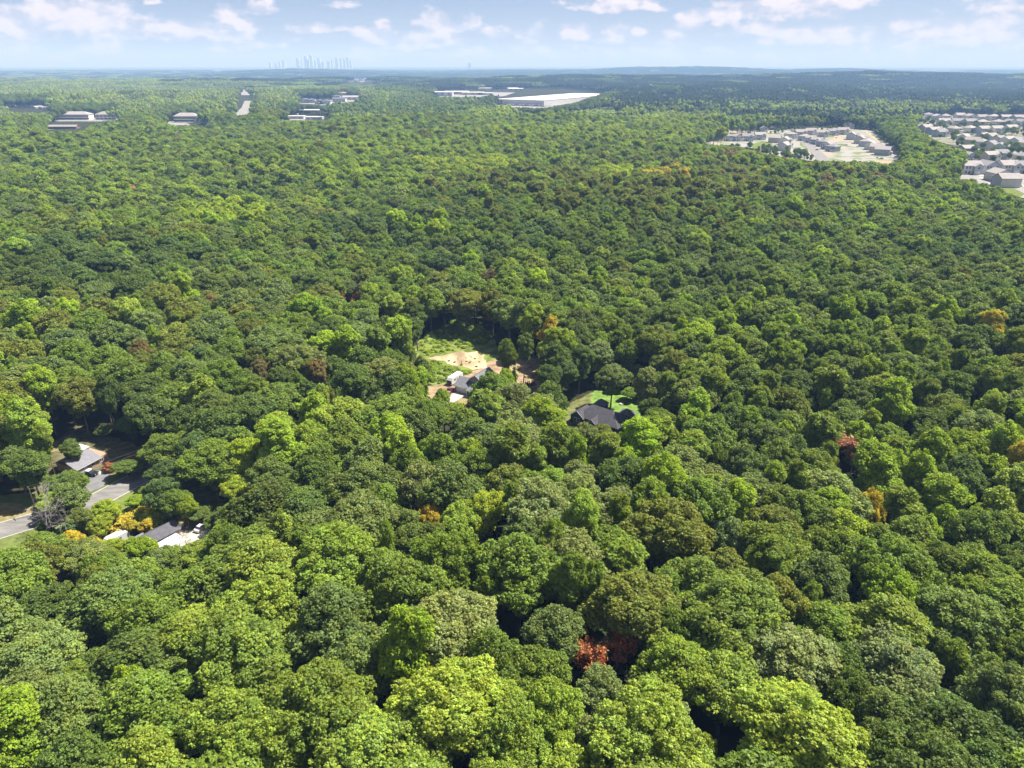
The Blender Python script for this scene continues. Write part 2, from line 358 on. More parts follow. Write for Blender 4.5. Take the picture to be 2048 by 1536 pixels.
def crown(kind, seed, leafmul=1.0, count=1.0, core=True, bare=0):
    r = np.random.default_rng(seed); P = LOBES[kind]; Ls = lobes(kind, r)
    C = np.array([l[0] for l in Ls]); R = np.array([l[1] for l in Ls])
    Vs, Q, T, lv, lt = [], [], [], [], []; nv = 0
    s = P['leaf'] * leafmul
    centre = np.array([0, 0, (P['z0'] + P['z1']) / 2 - 1.5])
    for li, (c, lr) in enumerate(Ls):
        rc = P['rc'] * (.85 + .3 * r.random()); n = max(5, int(4 * np.pi * lr ** 2 / (rc ** 2 * 1.75)))
        D = fib(n, r); D = D[D[:, 2] > -.55]
        cl = c + D * lr * (.78 + .36 * r.random((len(D), 1)))
        dist = np.linalg.norm(cl[:, None] - C[None], axis=2); dist[:, li] = 99
        keep = (dist > R[None] * .88).all(1); D = D[keep]; cl = cl[keep]
        if len(cl) == 0: continue
        if bare: kk = r.random(len(cl)) > bare; D = D[kk]; cl = cl[kk]
        m = max(3, int(30 * count * (rc / .8) ** 2 / leafmul ** 2 * (.36 / P['leaf']) ** 2 * (P['asp'] ** .5)))
        m = int(m * (1.0 if kind != 'pine' else 1.1))
        hue = r.random(); lobeb = r.normal(0, .13)
        o = unit(D + .35 * unit(cl - centre) + np.array([0, 0, P['up']]))
        d = unit(r.normal(size=(len(cl), m, 3)) * .75 + o[:, None] * .8)
        p = cl[:, None] + d * rc * (.4 + .55 * r.random((len(cl), m, 1))) * np.array([1, 1, .85])
        nn = unit(d * .9 + r.normal(size=d.shape) * .5 + np.array([0, 0, .3]))
        u = unit(np.cross(nn, r.normal(size=d.shape))); w = np.cross(nn, u)
        sz = s * (.65 + .7 * r.random((len(cl), m, 1)))
        a_ = u * sz * (P['asp'] ** .5) * .5; b_ = w * sz / (P['asp'] ** .5) * .5
        quad = np.stack([p - a_, p - b_ * 1.1, p + a_ * 1.1, p + b_], axis=2)          # leaf-spray rhombus
        k = quad.shape[0] * quad.shape[1]
        Vs.append(quad.reshape(-1, 3)); Q.append(np.arange(k * 4).reshape(-1, 4) + nv); nv += k * 4
        cb = np.clip(.5 + lobeb + r.normal(0, .14, (len(cl), 1)) + r.normal(0, .16, (len(cl), m)), 0, 1)
        hb = np.clip(hue * .55 + r.random((len(cl), 1)) * .35 + r.normal(0, .15, (len(cl), m)), 0, 1)
        lv.append(np.stack([cb, hb, hb * 0], -1).reshape(-1, 3))
        if core and not bare:
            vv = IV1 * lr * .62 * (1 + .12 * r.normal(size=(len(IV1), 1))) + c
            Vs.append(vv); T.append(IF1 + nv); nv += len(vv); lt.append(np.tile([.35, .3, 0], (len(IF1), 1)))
    V = np.vstack(Vs); fa = [np.vstack(Q)] + ([np.vstack(T)] if T else [])
    return V, fa, np.vstack(lv + lt), Ls
def branch_tubes(segs, n=5):
    """segs: (p0,p1,r0,r1)"""
    V, F = [], []; nv = 0
    for p0, p1, r0, r1 in segs:
        p0 = np.array(p0, float); p1 = np.array(p1, float); d = unit(p1 - p0)
        u = unit(np.cross(d, [.3, .9, .2])); w = np.cross(d, u); k = np.arange(n) * 2 * np.pi / n
        ring = np.cos(k)[:, None] * u + np.sin(k)[:, None] * w
        V += [p0 + ring * r0, p1 + ring * r1]
        i = np.arange(n); F.append(np.stack([i, (i + 1) % n, (i + 1) % n + n, i + n], -1) + nv); nv += 2 * n
    return np.vstack(V), np.vstack(F)
def trunk_segs(kind, r, Ls, limbs=9):
    P = LOBES[kind]; top = P['z0'] + (P['z1'] - P['z0']) * (.8 if kind in ('pine', 'cedar') else .55); r0 = {'oak': .42, 'maple': .3, 'pine': .27, 'shrub': .08, 'cedar': .14}[kind]
    pts = [np.array([0, 0, -1.0])]; n = 5
    for k in range(1, n + 1): pts.append(np.array([r.normal(0, .16) * k / n, r.normal(0, .16) * k / n, -1 + (top + 1) * k / n]))
    segs = [(pts[k], pts[k + 1], r0 * (1 - .16 * k), r0 * (1 - .16 * (k + 1))) for k in range(n)]
    idx = r.permutation(len(Ls))[:limbs]
    for i in idx:
        c, lr = Ls[i]; zb = min(top - .2, max(P['z0'] * .75, c[2] - 3.5)); b = np.array([0, 0, zb]); mid = (b + c) / 2 + [0, 0, .5]
        segs += [(b, mid, r0 * .42, r0 * .26), (mid, c, r0 * .26, r0 * .1)]
    return segs
def bare_segs(seed, H=16, depth=6, spread=.5):
    r = np.random.default_rng(seed); segs = []
    def go(p, d, ln, rad, k):
        q = p + d * ln; segs.append((p, q, max(rad, .018), max(rad * .68, .015)))
        if k == 0: return
        for _ in range(3):
            nd = unit(d + r.normal(size=3) * spread + np.array([0, 0, .12])); go(q, nd, ln * r.uniform(.58, .82), rad * .6, k - 1)
    go(np.array([0, 0, -.5]), np.array([0, 0, 1.]), H * .27, .19, depth); return segs
def tree_meshes(kind, seed, **kw):
    V, fa, lv, Ls = crown(kind, seed, **kw)
    cm = np_mesh('crown', V, fa, [LEAF], leafvar=lv)
    r = np.random.default_rng(seed + 99); tv, tf = branch_tubes(trunk_segs(kind, r, Ls))
    tm = np_mesh('trunk', tv, [tf], [PINEBARK if kind == 'pine' else BARK], smooth=True)
    return cm, tm
def joined_mesh(kind, seed, limbs=3, **kw):
    V, fa, lv, Ls = crown(kind, seed, **kw); r = np.random.default_rng(seed + 99); tv, tf = branch_tubes(trunk_segs(kind, r, Ls, limbs), 4)
    nf = sum(len(f) for f in fa)
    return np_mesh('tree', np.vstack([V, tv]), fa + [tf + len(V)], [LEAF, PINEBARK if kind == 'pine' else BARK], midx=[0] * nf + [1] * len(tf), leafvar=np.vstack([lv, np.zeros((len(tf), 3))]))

NEAR = {'oak': [tree_meshes('oak', 10 + k) for k in range(5)], 'maple': [tree_meshes('maple', 30 + k) for k in range(4)],
        'pine': [tree_meshes('pine', 50 + k) for k in range(4)], 'shrub': [tree_meshes('shrub', 70)], 'cedar': [tree_meshes('cedar', 80)]}
# prototypes of the forest mass
FC = bpy.data.collections.new('forest_trees'); PROTO = []
def proto(me):
    PROTO.append(bpy.data.objects.new('forest_tree_%03d' % len(PROTO), me)); FC.objects.link(PROTO[-1]); return len(PROTO) - 1
MID = {k: [proto(joined_mesh(k, 200 + 17 * i + len(k), leafmul=1.45, count=1.0)) for i in range(n)] for k, n in (('oak', 5), ('maple', 3), ('pine', 3), ('shrub', 2), ('cedar', 1))}
FAR = {k: [proto(joined_mesh(k, 300 + 17 * i + len(k), limbs=0, leafmul=1.9, count=.9)) for i in range(n)] for k, n in (('oak', 4), ('maple', 3), ('pine', 3))}
def patch(seed, size, leafmul, clump, piney=0):
    """a grove: many crowns as lumpy leaf-spray heaps over dark cores"""
    r = np.random.default_rng(seed); pts = []; tries = 0
    while tries < (size / 4) ** 2 * 4:
        tries += 1; R = r.uniform(2.6, 5.6) * (.75 if piney else 1); x, y = r.uniform(-size / 2, size / 2, 2)
        if all((x - a) ** 2 + (y - b) ** 2 > (.8 * (R + c)) ** 2 for a, b, c, _ in pts): pts.append((x, y, R, r.normal(19, 2.4)))
    Vs, Q, T, lv, lt = [], [], [], [], []; nv = 0
    for x, y, R, Ht in pts:
        hue, cb0 = r.random(), r.normal(.5, .22)
        zc = Ht - R * 1.0; vert = 1.15
        n = max(8, int(clump * R * R)); D = unit(r.normal(size=(n, 3)) + [0, 0, .35]); D = D[D[:, 2] > -.5]; n = len(D)
        p = np.array([x, y, zc]) + D * R * (1 + .13 * np.sin(D[:, :1] * 7 + hue * 9) + r.normal(0, .08, (n, 1))) * [1, 1, vert]
        nn = unit(D + r.normal(size=D.shape) * .55 + [0, 0, .25]); u = unit(np.cross(nn, r.normal(size=D.shape))); w = np.cross(nn, u)
        sz = leafmul * (.7 + .6 * r.random((n, 1))); quad = np.stack([p - u * sz / 2, p - w * sz / 2, p + u * sz / 2, p + w * sz / 2], 1)
        Vs.append(quad.reshape(-1, 3)); Q.append(np.arange(n * 4).reshape(-1, 4) + nv); nv += n * 4
        lv.append(np.column_stack([np.clip(cb0 + r.normal(0, .18, n), 0, 1), np.full(n, hue), np.zeros(n)]))
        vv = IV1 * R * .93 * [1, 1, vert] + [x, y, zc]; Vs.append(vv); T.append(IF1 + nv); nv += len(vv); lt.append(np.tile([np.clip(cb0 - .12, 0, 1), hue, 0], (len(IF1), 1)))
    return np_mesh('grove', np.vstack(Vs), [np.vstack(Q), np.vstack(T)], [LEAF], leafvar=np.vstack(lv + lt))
P30 = [proto(patch(400 + i, 34, 1.15, 9, i == 3)) for i in range(4)]
P100 = [proto(patch(450 + i, 110, 2.2, 2.6)) for i in range(3)]

# ------------------------------------------------------------------ trees: where they stand
def poly_px(*p): return np.array(p, float)
def inside(P, x, y):
    c = np.zeros(np.shape(x), bool); n = len(P)
    for i in range(n):
        x0, y0 = P[i]; x1, y1 = P[(i + 1) % n]
        if y0 == y1: continue
        c ^= ((y0 > y) != (y1 > y)) & (x < (x1 - x0) * (y - y0) / (y1 - y0) + x0)
    return c
# sight polygons: what the photograph sees free of nearer crowns
SIGHT = [poly_px((835,690),(858,668),(905,655),(962,675),(974,705),(970,740),(955,775),(953,798),(930,806),(900,800),(880,790),(862,768),(868,745),(850,715)),
 poly_px((1022,725),(1070,727),(1076,762),(1062,790),(1022,800)),
 poly_px((1128,815),(1195,788),(1250,782),(1288,795),(1283,830),(1260,846),(1215,858),(1150,840)),
 poly_px((98,885),(140,868),(185,880),(205,925),(290,920),(300,955),(262,985),(258,1012),(222,1018),(180,1030),(164,1000),(165,965),(150,930),(138,905)),
 poly_px((-80,1020),(10,1015),(30,1050),(50,1105),(-80,1110)),
 poly_px((205,1050),(250,1045),(300,1050),(425,1042),(445,1058),(425,1085),(360,1100),(300,1092),(215,1088)),
 poly_px((1378,286),(1440,274),(1550,262),(1650,254),(1750,260),(1805,316),(1785,326),(1700,320),(1650,321),(1560,312),(1505,301),(1470,291),(1430,289)),
 poly_px((1835,258),(1830,238),(1870,228),(2120,232),(2120,300),(1950,316),(1925,300),(1880,285)),
 poly_px((1918,350),(1925,332),(2120,328),(2120,400),(2040,392),(2000,372)),
 poly_px((985,213),(1000,190),(1060,178),(1150,178),(1192,190),(1150,205),(1090,215)),
 poly_px((865,181),(1060,176),(1010,190),(950,196),(868,194)),
 poly_px((105,237),(125,226),(190,224),(250,226),(240,240),(190,243),(165,262),(95,262),(95,248)),
 poly_px((332,232),(385,226),(418,236),(414,250),(335,250)),
 poly_px((552,232),(605,217),(662,217),(655,240),(560,241)),
 poly_px((590,206),(600,192),(720,187),(725,202),(660,211)),
 poly_px((476,184),(500,180),(508,190),(500,228),(466,232)),
 poly_px((672,184),(675,178),(692,176),(694,186)), poly_px((688,168),(690,158),(758,158),(748,170)),
 poly_px((1315,190),(1320,183),(1350,183),(1350,191)), poly_px((0,222),(8,205),(98,205),(104,222),(60,228)), poly_px((325,192),(325,198),(345,198),(345,192)), poly_px((418,212),(440,212),(440,219),(418,219)), poly_px((250,196),(270,196),(270,201),(250,201)), poly_px((425,139),(445,139),(445,143),(425,143))]
# ground that carries no trunk
BARE = [poly_px((835,690),(880,655),(975,672),(1080,715),(1088,790),(1040,815),(900,815),(860,780),(845,730)),
 poly_px((1120,820),(1190,785),(1300,780),(1310,830),(1250,865),(1140,860)),
 poly_px((95,885),(140,862),(200,880),(300,905),(310,965),(270,1010),(160,1035),(-80,1130),(-80,1000),(130,985)),
 poly_px((190,1100),(195,1010),(430,1005),(450,1060),(430,1110)), SIGHT[6], SIGHT[7], SIGHT[8], SIGHT[9], SIGHT[10],
 poly_px((1830,228),(2120,228),(2120,330),(1925,330),(1925,300),(1835,262)), poly_px((980,204),(1060,178),(1240,186),(1200,205),(1100,218))]
HALF = [poly_px((1375,262),(1440,245),(1560,243),(1800,240),(1810,258),(1700,254),(1560,262),(1440,272)), poly_px((1925,300),(2120,300),(2120,330),(1925,330))]

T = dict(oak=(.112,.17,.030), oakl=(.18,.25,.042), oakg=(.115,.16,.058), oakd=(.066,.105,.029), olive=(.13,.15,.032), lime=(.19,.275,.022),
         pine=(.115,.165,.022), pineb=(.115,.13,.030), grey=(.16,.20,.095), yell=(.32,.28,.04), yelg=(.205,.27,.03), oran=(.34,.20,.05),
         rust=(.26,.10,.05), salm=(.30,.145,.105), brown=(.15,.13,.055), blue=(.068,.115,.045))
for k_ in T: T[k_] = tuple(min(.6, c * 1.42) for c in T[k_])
_m = (.17, .245, .05)
for k_ in ('oak', 'oakl', 'oakg', 'oakd', 'olive', 'lime', 'pine', 'pineb', 'grey', 'blue'): T[k_] = tuple(c * .74 + m_ * .26 for c, m_ in zip(T[k_], _m))
T['navy'] = (.032, .062, .036)  # dark tint that carries the cloud shadow on the far right woods
WORDS = dict(navy='dark bluish', oak='mid green', oakl='light green', oakg='grey green', oakd='dark green', olive='olive green', lime='bright green', pine='deep green', pineb='brownish green',
             grey='pale silvery green', yell='yellow', yelg='yellow green', oran='orange', rust='rust red', salm='salmon pink', brown='brown', blue='bluish green')
# patches of one look in the canopy, far right ones with painted cloud shadow: centre, half size, weight, kinds (form, tint)
REG = [(900,1450,360,110,9,[('oak','oakl')]*4+[('oak','oak'),('maple','lime')]), (1380,1440,170,110,6,[('oak','oakl'),('oak','oakl'),('oak','grey')]),
 (200,1330,180,90,2,[('oak','oakg'),('oak','oak')]), (680,1290,170,90,2.5,[('oak','grey'),('oak','oakg')]), (450,1200,220,90,1.5,[('oak','oak'),('oak','oakl'),('oak','oakg')]),
 (450,1400,160,80,1.5,[('oak','oakl'),('oak','oak')]), (100,1480,170,60,1.5,[('oak','oak'),('oak','olive'),('maple','lime')]),
 (1330,1130,240,70,2.2,[('oak','olive'),('oak','grey'),('pine','pine'),('oak','oak')]), (1150,940,220,90,2,[('pine','pine'),('pine','pine'),('oak','grey'),('maple','lime')]),
 (1690,800,360,120,3.5,[('pine','pine')]*6+[('maple','lime'),('oak','oakd')]), (1880,980,230,80,3.5,[('maple','lime')]*3+[('oak','lime'),('pine','pine')]),
 (1700,1150,280,130,2,[('maple','lime'),('oak','grey'),('oak','oak'),('pine','pine'),('maple','oak')]), (1750,1400,250,120,2,[('maple','lime'),('pine','pine'),('oak','oak'),('oak','oakd')]),
 (1980,1480,90,90,2,[('oak','blue'),('oak','oakg')]), (1080,1250,120,90,2,[('oak','oak'),('oak','oakg'),('maple','oakl')]),
 (700,960,180,110,2,[('oak','oak'),('oak','oakg'),('maple','oakl')]), (350,880,150,120,2.5,[('oak','oakd'),('oak','blue'),('oak','oak')]), (350,730,230,70,1.8,[('oak','oakg'),('oak','oak'),('oak','pineb')]),
 (700,720,140,70,2,[('maple','lime'),('pine','pine'),('oak','oakd')]), (650,860,150,50,2,[('oak','oakl'),('oak','oak'),('maple','lime')]),
 (130,640,160,60,2,[('maple','lime'),('oak','oak'),('oak','olive')]), (400,600,250,70,1.6,[('oak','oak'),('oak','olive'),('oak','oakg')]), (230,540,200,50,2,[('oak','blue'),('oak','oakd')]),
 (950,470,300,60,2.2,[('oak','oakd'),('oak','blue'),('oak','oak')]), (1250,400,280,60,2.4,[('pine','pineb'),('pine','pineb'),('oak','oak')]), (930,335,70,11,9,[('maple','yelg')]), (1232,352,40,10,9,[('maple','yelg')]), (1335,356,26,7,9,[('maple','yell')]), (700,350,60,10,5,[('maple','lime')]), (820,300,120,10,4,[('maple','yelg'),('maple','lime')]), (1110,325,60,8,4,[('maple','lime')]), (870,460,60,16,4,[('maple','lime')]), (450,430,60,20,4,[('maple','lime'),('maple','yelg')]), (0,0,1,1,.1,[('maple','yelg')]),
 (1500,540,280,80,1.6,[('oak','oakg'),('maple','oak'),('oak','oakd')]), (1950,560,170,80,2,[('oak','oakg'),('oak','blue'),('oak','oakd')]), (1250,650,200,70,2,[('oak','oak'),('maple','lime'),('oak','oakd')]),
 (1600,640,200,50,2,[('maple','lime'),('oak','oak')]), (1800,450,300,60,1.6,[('oak','oak'),('maple','lime'),('oak','oakg')]), (300,340,340,60,1.4,[('oak','oak'),('maple','oakl'),('oak','oakd')]),
 (750,290,300,40,1.5,[('maple','oakl'),('oak','oak'),('oak','pineb')]), (1500,340,200,30,1.8,[('oak','oak'),('pine','pine'),('oak','brown'),('maple','lime')]), (1250,255,240,30,1.5,[('maple','oakl'),('maple','yelg'),('oak','oakg')]),
 (1120,228,130,14,6,[('pine','oakl')]), (800,215,260,14,3,[('oak','blue'),('pine','blue')]), (1650,172,560,44,12,[('oak','navy')]), (1000,152,500,16,9,[('oak','navy')]), (1300,190,120,20,6,[('oak','navy')]), (900,160,400,20,3,[('oak','blue'),('oak','oakd')]),  # navy areas toward the right paint a cloud shadow into the tree colour
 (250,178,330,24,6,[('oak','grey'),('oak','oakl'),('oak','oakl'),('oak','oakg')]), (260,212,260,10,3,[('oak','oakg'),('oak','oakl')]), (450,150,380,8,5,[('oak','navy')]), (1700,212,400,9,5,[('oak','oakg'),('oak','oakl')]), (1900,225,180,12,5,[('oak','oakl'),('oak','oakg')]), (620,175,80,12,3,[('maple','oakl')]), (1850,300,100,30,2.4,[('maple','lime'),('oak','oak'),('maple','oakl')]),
 (1870,265,50,16,4,[('shrub','yelg'),('shrub','lime'),('maple','oakl')])]
GEN = [('oak','oak')]*4 + [('oak','oakg')]*2 + [('oak','oakd')]*2 + [('maple','oakl')]*2 + [('maple','lime'),('oak','olive'),('pine','pine'),('oak','grey')]
GEN2 = [('oak','oakd'), ('oak','oakg'), ('oak','oak'), ('maple','lime'), ('oak','oak'), ('oak','olive'), ('oak','oakg'), ('maple','oakl'), ('oak','oak'), ('pine','pine'), ('oak','oak'), ('oak','oakg'), ('maple','oakl'), ('oak','oakd')]
def pick_kind(px, py, r):
    """form and colour of a tree from its stand, painted cloud shade included"""
    s_ = math.sin(px * .011 + 2 * math.sin(py * .013)) + math.sin(py * .021 + 1.3 * math.sin(px * .007 + 1)); b_ = int((s_ + 2) / 4 * len(GEN)) % len(GEN)
    w = [1.0]; c = [GEN if r.random() < .45 else [GEN2[b_]]]
    for (cx, cyy, rx, ry, wt, ks) in REG:
        d = ((px - cx) / rx) ** 2 + ((py - cyy) / ry) ** 2
        if d < 2.2: w.append(wt * 2.2 * math.exp(-d * 1.1)); c.append(ks)
    k = r.random() * sum(w); i = 0
    while k > w[i] and i < len(w) - 1: k -= w[i]; i += 1
    return c[i][int(r.random() * len(c[i]))]

# trees one can name: crown centre in the photograph, crown height above ground there, form, colour, radius factor, height factor
SPECIAL = [
 (1217,1285,14,'snag','rust',.9,.95,'rust red dying tree standing in the dark gap above the bottom-edge oaks'),
 (1693,893,16,'snag','salm',1.35,1.1,'salmon pink dying tree among the green pines on the right'),
 (703,579,17,'snag','rust',1.1,1.0,'small red brown dying tree left of the grassy clearing'),
 (1820,868,15,'bare','brown',.7,.85,'bare purple brown tree among the pines right of the salmon dying tree'),
 (1980,655,17,'maple','yell',.95,1.05,'golden yellow tree near the right edge of the forest'),
 (270,385,17,'maple','oran',.95,1.0,'tall orange tinged tree on the far left of the forest'),
 (145,408,17,'oak','oran',.7,.9,'round orange yellow tree, left one of the pair on the far left'), (182,415,17,'oak','yell',.6,.9,'round yellow tree right beside the orange yellow one on the far left'),
 (1060,632,19,'maple','yelg',1.05,1.1,'tall yellow green tree behind the trees above the grey house'), (1095,655,17,'maple','yell',.9,1.0,'yellow topped tree right of the tall yellow green tree'),
 (470,940,14,'oak','yelg',.85,.85,'yellow green tree in the dark woods right of the street'), (490,905,15,'oak','yelg',.7,.9,'yellow crown just above the yellow green tree right of the street'),
 (975,1005,15,'oak','yelg',.8,.85,'yellow and orange speckled tree in front of the dark hollow'), (860,1015,15,'oak','yell',.45,.8,'small orange topped tree left of the yellow speckled tree'),
 (1740,1008,16,'oak','yell',.6,.95,'orange tipped tree in the bright stand on the right'), (2030,925,18,'maple','yell',.8,1.0,'yellow tree cut by the right edge of the view'),
 (1232,352,19,'maple','yelg',1.5,1.1,'broad yellow tree far back above the middle of the forest'), (1335,355,19,'maple','yell',1.1,1.0,'bright yellow tree far back right of the broad yellow one'),
 (905,335,19,'maple','yelg',1.2,1.0,'left of the pale yellow trees far back in the forest'),(945,333,19,'maple','yelg',1.2,1.0,'right of the pale yellow trees far back in the forest'),
 (425,595,17,'oak','brown',.8,.9,'tan brown oak in the left middle of the forest'), (275,690,16,'oak','brown',.85,.9,'reddish brown oak above the big dark oaks on the left'),
 (980,548,18,'oak','brown',.8,1.0,'round olive brown oak beyond the grassy clearing'), (640,745,16,'pine','brown',.9,.9,'brown tinged pine left of the dirt patch'), (520,730,16,'oak','brown',.9,.9,'brownish oak, left one of two above the yellow green tree'),
 (1128,360,17,'maple','lime',.9,1.0,'lime green tree far back in the brownish pines'),
 # round the clearings
 (1008,792,8,'oak','lime',.66,.66,'bright green tree hiding the right half of the grey house'), (1012,752,13,'oak','lime',.6,.75,'light green tree behind the grey house roof'),
 (785,620,15,'maple','oakl',1.15,1.0,'tall green tree, left of two at the clearing corner'), (832,635,16,'maple','oakd',1.0,1.0,'tall dark tree with bare lower trunk at the clearing corner'),
 (1012,700,15,'oak','oak',.6,.9,'narrow green tree left of the tall pines'), (1047,695,18,'pine','oakd',.9,1.0,'tall pine with long bare trunk in the grey house yard'), (1026,745,12,'cedar','oakd',.8,1.1,'ivy-clad dark trunk left of the tall pine'),
 (1095,690,17,'maple','lime',1.1,1.0,'bright green tree right of the tall pines'), (1160,720,14,'oak','blue',1.0,.95,'dark bluish tree beside the lawn of the black house'), (1125,745,12,'oak','blue',.8,.85,'dark tree in shade left of the black house lawn'),
 (1265,738,13,'oak','oak',1.0,.8,'round green oak behind the bright lawn'), (1225,752,13,'oak','oakg',.9,.85,'grey green oak at the left end of the lawn'),
 (1172,885,8,'oak','grey',.5,.7,'pale silvery tree in front of the black roofed house'), (1205,872,6,'oak','olive',.48,.5,'small olive tree right in front of the black roofed house'), (1325,850,13,'oak','oak',.95,.85,'green oak right of the black roofed house'),
 (45,855,13,'oak','oakl',1.3,.85,'big light green round oak at the left edge above the street'), (112,990,7,'oak','lime',.95,.6,'bright green dome shaped tree beside the street'),
 (60,930,12,'oak','oakd',.9,.85,'dark oak between the light round oak and the street'), (125,955,9,'oak','oakd',.85,.75,'dark oak left of the shingled house'),
 (268,985,6,'oak','lime',.6,.5,'small yellow green tree on the right verge of the street'), (370,1020,6,'oak','lime',.45,.5,'small bright tree standing on the lawn above the concrete pad'),
 (215,1030,6,'oak','yelg',.55,.5,'yellow green small tree in front of the street'), (290,1040,5,'oak','yell',.42,.42,'golden small tree behind the dark shed roof'), (255,1040,5,'oak','yell',.36,.42,'golden bush above the white camper'),
 (150,1085,7,'oak','yell',.5,.5,'golden leaved tree left of the white camper'), (185,1100,7,'oak','yell',.4,.5,'yellow leaved tree below the white camper'), (135,1060,7,'cedar','blue',1.3,.7,'bluish green evergreen beside the grey bare tree'),
 (88,1040,9,'bare','grey',1.1,1.1,'large bare grey tree between the street and the yellow bushes'), (408,1062,6,'bare','grey',.35,.45,'thin bare tree in front of the concrete pad'), (352,1070,6,'bare','grey',.45,.5,'thin bare tree leaning over the white metal roof'),
 (165,1045,6,'oak','oakg',.55,.5,'grey green bushy tree just right of the grey bare tree'), (200,1052,6,'oak','yelg',.42,.42,'yellow green bush left above the white camper'),
 (235,1032,5,'shrub','yell',1.5,1.1,'low golden bush directly above the white camper'), (118,1115,6,'oak','olive',.6,.5,'olive tree below the bluish evergreen'), (225,1105,5,'oak','yelg',.5,.42,'yellow green bush just below the white camper'),
 (262,1100,5,'oak','lime',.42,.42,'bright bush between the white camper and the metal roof'), (300,1030,4,'shrub','yelg',1.4,1.0,'yellow green bush above the dark shed roof'), (160,1120,5,'oak','yelg',.35,.4,'yellow green bush, lower left of the white camper'),
 (430,1010,8,'oak','oakd',.9,.65,'dark oak above the concrete pad end'), (395,985,10,'oak','oakd',1.0,.75,'dark shaded oak between the street and the concrete pad'),
 (330,975,10,'oak','blue',.95,.75,'dark bluish oak at the street bend'), (140,905,6,'oak','oakg',.5,.5,'small tree at the left end of the shingled house'), (215,925,3,'shrub','rust',.7,.6,'small red bush at the corner of the shingled house'),
 (345,1128,7,'oak','oak',.8,.55,'green tree just below the white metal roof'), (395,1118,7,'oak','oakl',.8,.55,'light green tree below the concrete pad'), (440,1105,8,'oak','oak',.85,.6,'green tree at the lower right corner of the concrete pad'), (320,1135,7,'oak','oakg',.7,.55,'grey green tree lower left of the white metal roof'),
 (888,828,8,'oak','oak',.75,.6,'green tree just below the grey house drive'), (915,838,8,'oak','oakl',.75,.6,'light green tree below the dry grass island'),
 (90,1110,8,'oak','oak',1.0,.6,'green tree at the foot of the grey bare tree'), (170,1128,8,'oak','oakg',.9,.6,'grey green tree below the orange bushes'), (50,1125,8,'oak','oakl',.9,.55,'light green tree below the street at the left edge'),
 (215,1128,8,'oak','oak',.8,.55,'green tree below the white camper'), (290,1108,6,'oak','lime',.55,.5,'bright green tree left below the white metal roof'), (146,968,6,'oak','oak',.5,.5,'green tree left of the driveway pickup'),
 (300,945,9,'oak','oakd',.9,.65,'dark oak over the upper end of the street'), (345,1000,8,'oak','oak',.7,.55,'green tree behind the small bright lawn tree'),
 (300,790,14,'oak','oakd',1.3,1.0,'big dark round oak above the shingled house'), (240,880,13,'oak','oakd',1.2,.9,'dark spreading oak right of the shingled house'), (600,420,17,'oak','blue',1.0,1.0,'dark bluish oak in the left middle distance'),
 (880,800,8,'oak','lime',.5,.6,'small green tree left of the driveway'), (846,735,10,'oak','lime',.6,.65,'bright green tree at the left edge of the clearing'), (915,1030,14,'oak','oakl',.8,.85,'light green oak below the dark hollow'),
]
SUNLIT = [(*G(1240, 808)[:2], 9), (*G(925, 785)[:2], 9), (*G(915, 720)[:2], 14), (*G(215, 985)[:2], 14), (*G(385, 1080)[:2], 8), (*G(172, 912)[:2], 11), (*G(20, 1060)[:2], 10), (*G(240, 1068)[:2], 6), (*G(1050, 760)[:2], 6)]
sx_, sy_ = math.sin(SUN_AZ), math.cos(SUN_AZ)
def lower_for_sun(x, y, rf, hf, form):
    # trees sunward of the open ground are cut low so sunlight reaches it
    H = HTS[form] * hf; R = RAD[form] * rf
    for cx, cy_, r in SUNLIT:
        al = (x - cx) * sx_ + (y - cy_) * sy_; la = abs((x - cx) * sy_ - (y - cy_) * sx_)
        if al > 0 and la < r + R * .6: H = min(H, max(5.0, 1.5 * (al - r * .7)))
    k = H / (HTS[form] * hf); return rf * min(1, k ** .45), hf * k
RAD = {'oak': 6.4, 'maple': 5.5, 'pine': 3.9, 'shrub': 2.4, 'cedar': 2.1, 'snag': 4, 'bare': 4}
HTS = {'oak': 21, 'maple': 24, 'pine': 24, 'shrub': 5, 'cedar': 13, 'snag': 20, 'bare': 16}
trees = []       # x, y, radius factor, height factor, form, tint name, label or None, special
for (px, py, zc, form, tn, rf, hf, lab) in SPECIAL:
    x, y, _ = G(px, py, zc)
    for _i in range(6): x, y, _ = G(px, py, zc + float(height(x, y)))
    base = {'snag': 'maple', 'bare': 'maple'}.get(form, form)
    if py > 700 and form not in ('bare', 'snag'): rf, hf = lower_for_sun(x, y, rf, hf, form)
    trees.append([x, y, rf, hf, form, tn, lab, True])
def world_margin(d): return .83 * d + 45
def sight_ok(x, y, R, Ht, tol=1.0):
    ok = np.ones(len(x), bool); z0 = height(x, y)
    samples = [(0, 0, .97), (.75, 0, .8), (-.75, 0, .8), (.9, 0, .55), (-.9, 0, .55), (0, 0, .6)]
    for P in SIGHT:
        for (sx, sy, sz) in samples:
            a, b = project(x + sx * R * tol, y + sy * R, z0 + sz * Ht); ok &= ~inside(P, a, b)
    a, b = project(x, y, z0)
    for P in BARE: ok &= ~inside(P, a, b)
    for P in HALF: ok &= ~(inside(P, a, b) & (rng.random(len(x)) < .8))
    return ok
RAD = {'oak': 6.4, 'maple': 5.5, 'pine': 3.9, 'shrub': 2.4, 'cedar': 2.1, 'snag': 4, 'bare': 4}
HTS = {'oak': 21, 'maple': 24, 'pine': 24, 'shrub': 5, 'cedar': 13, 'snag': 20, 'bare': 16}
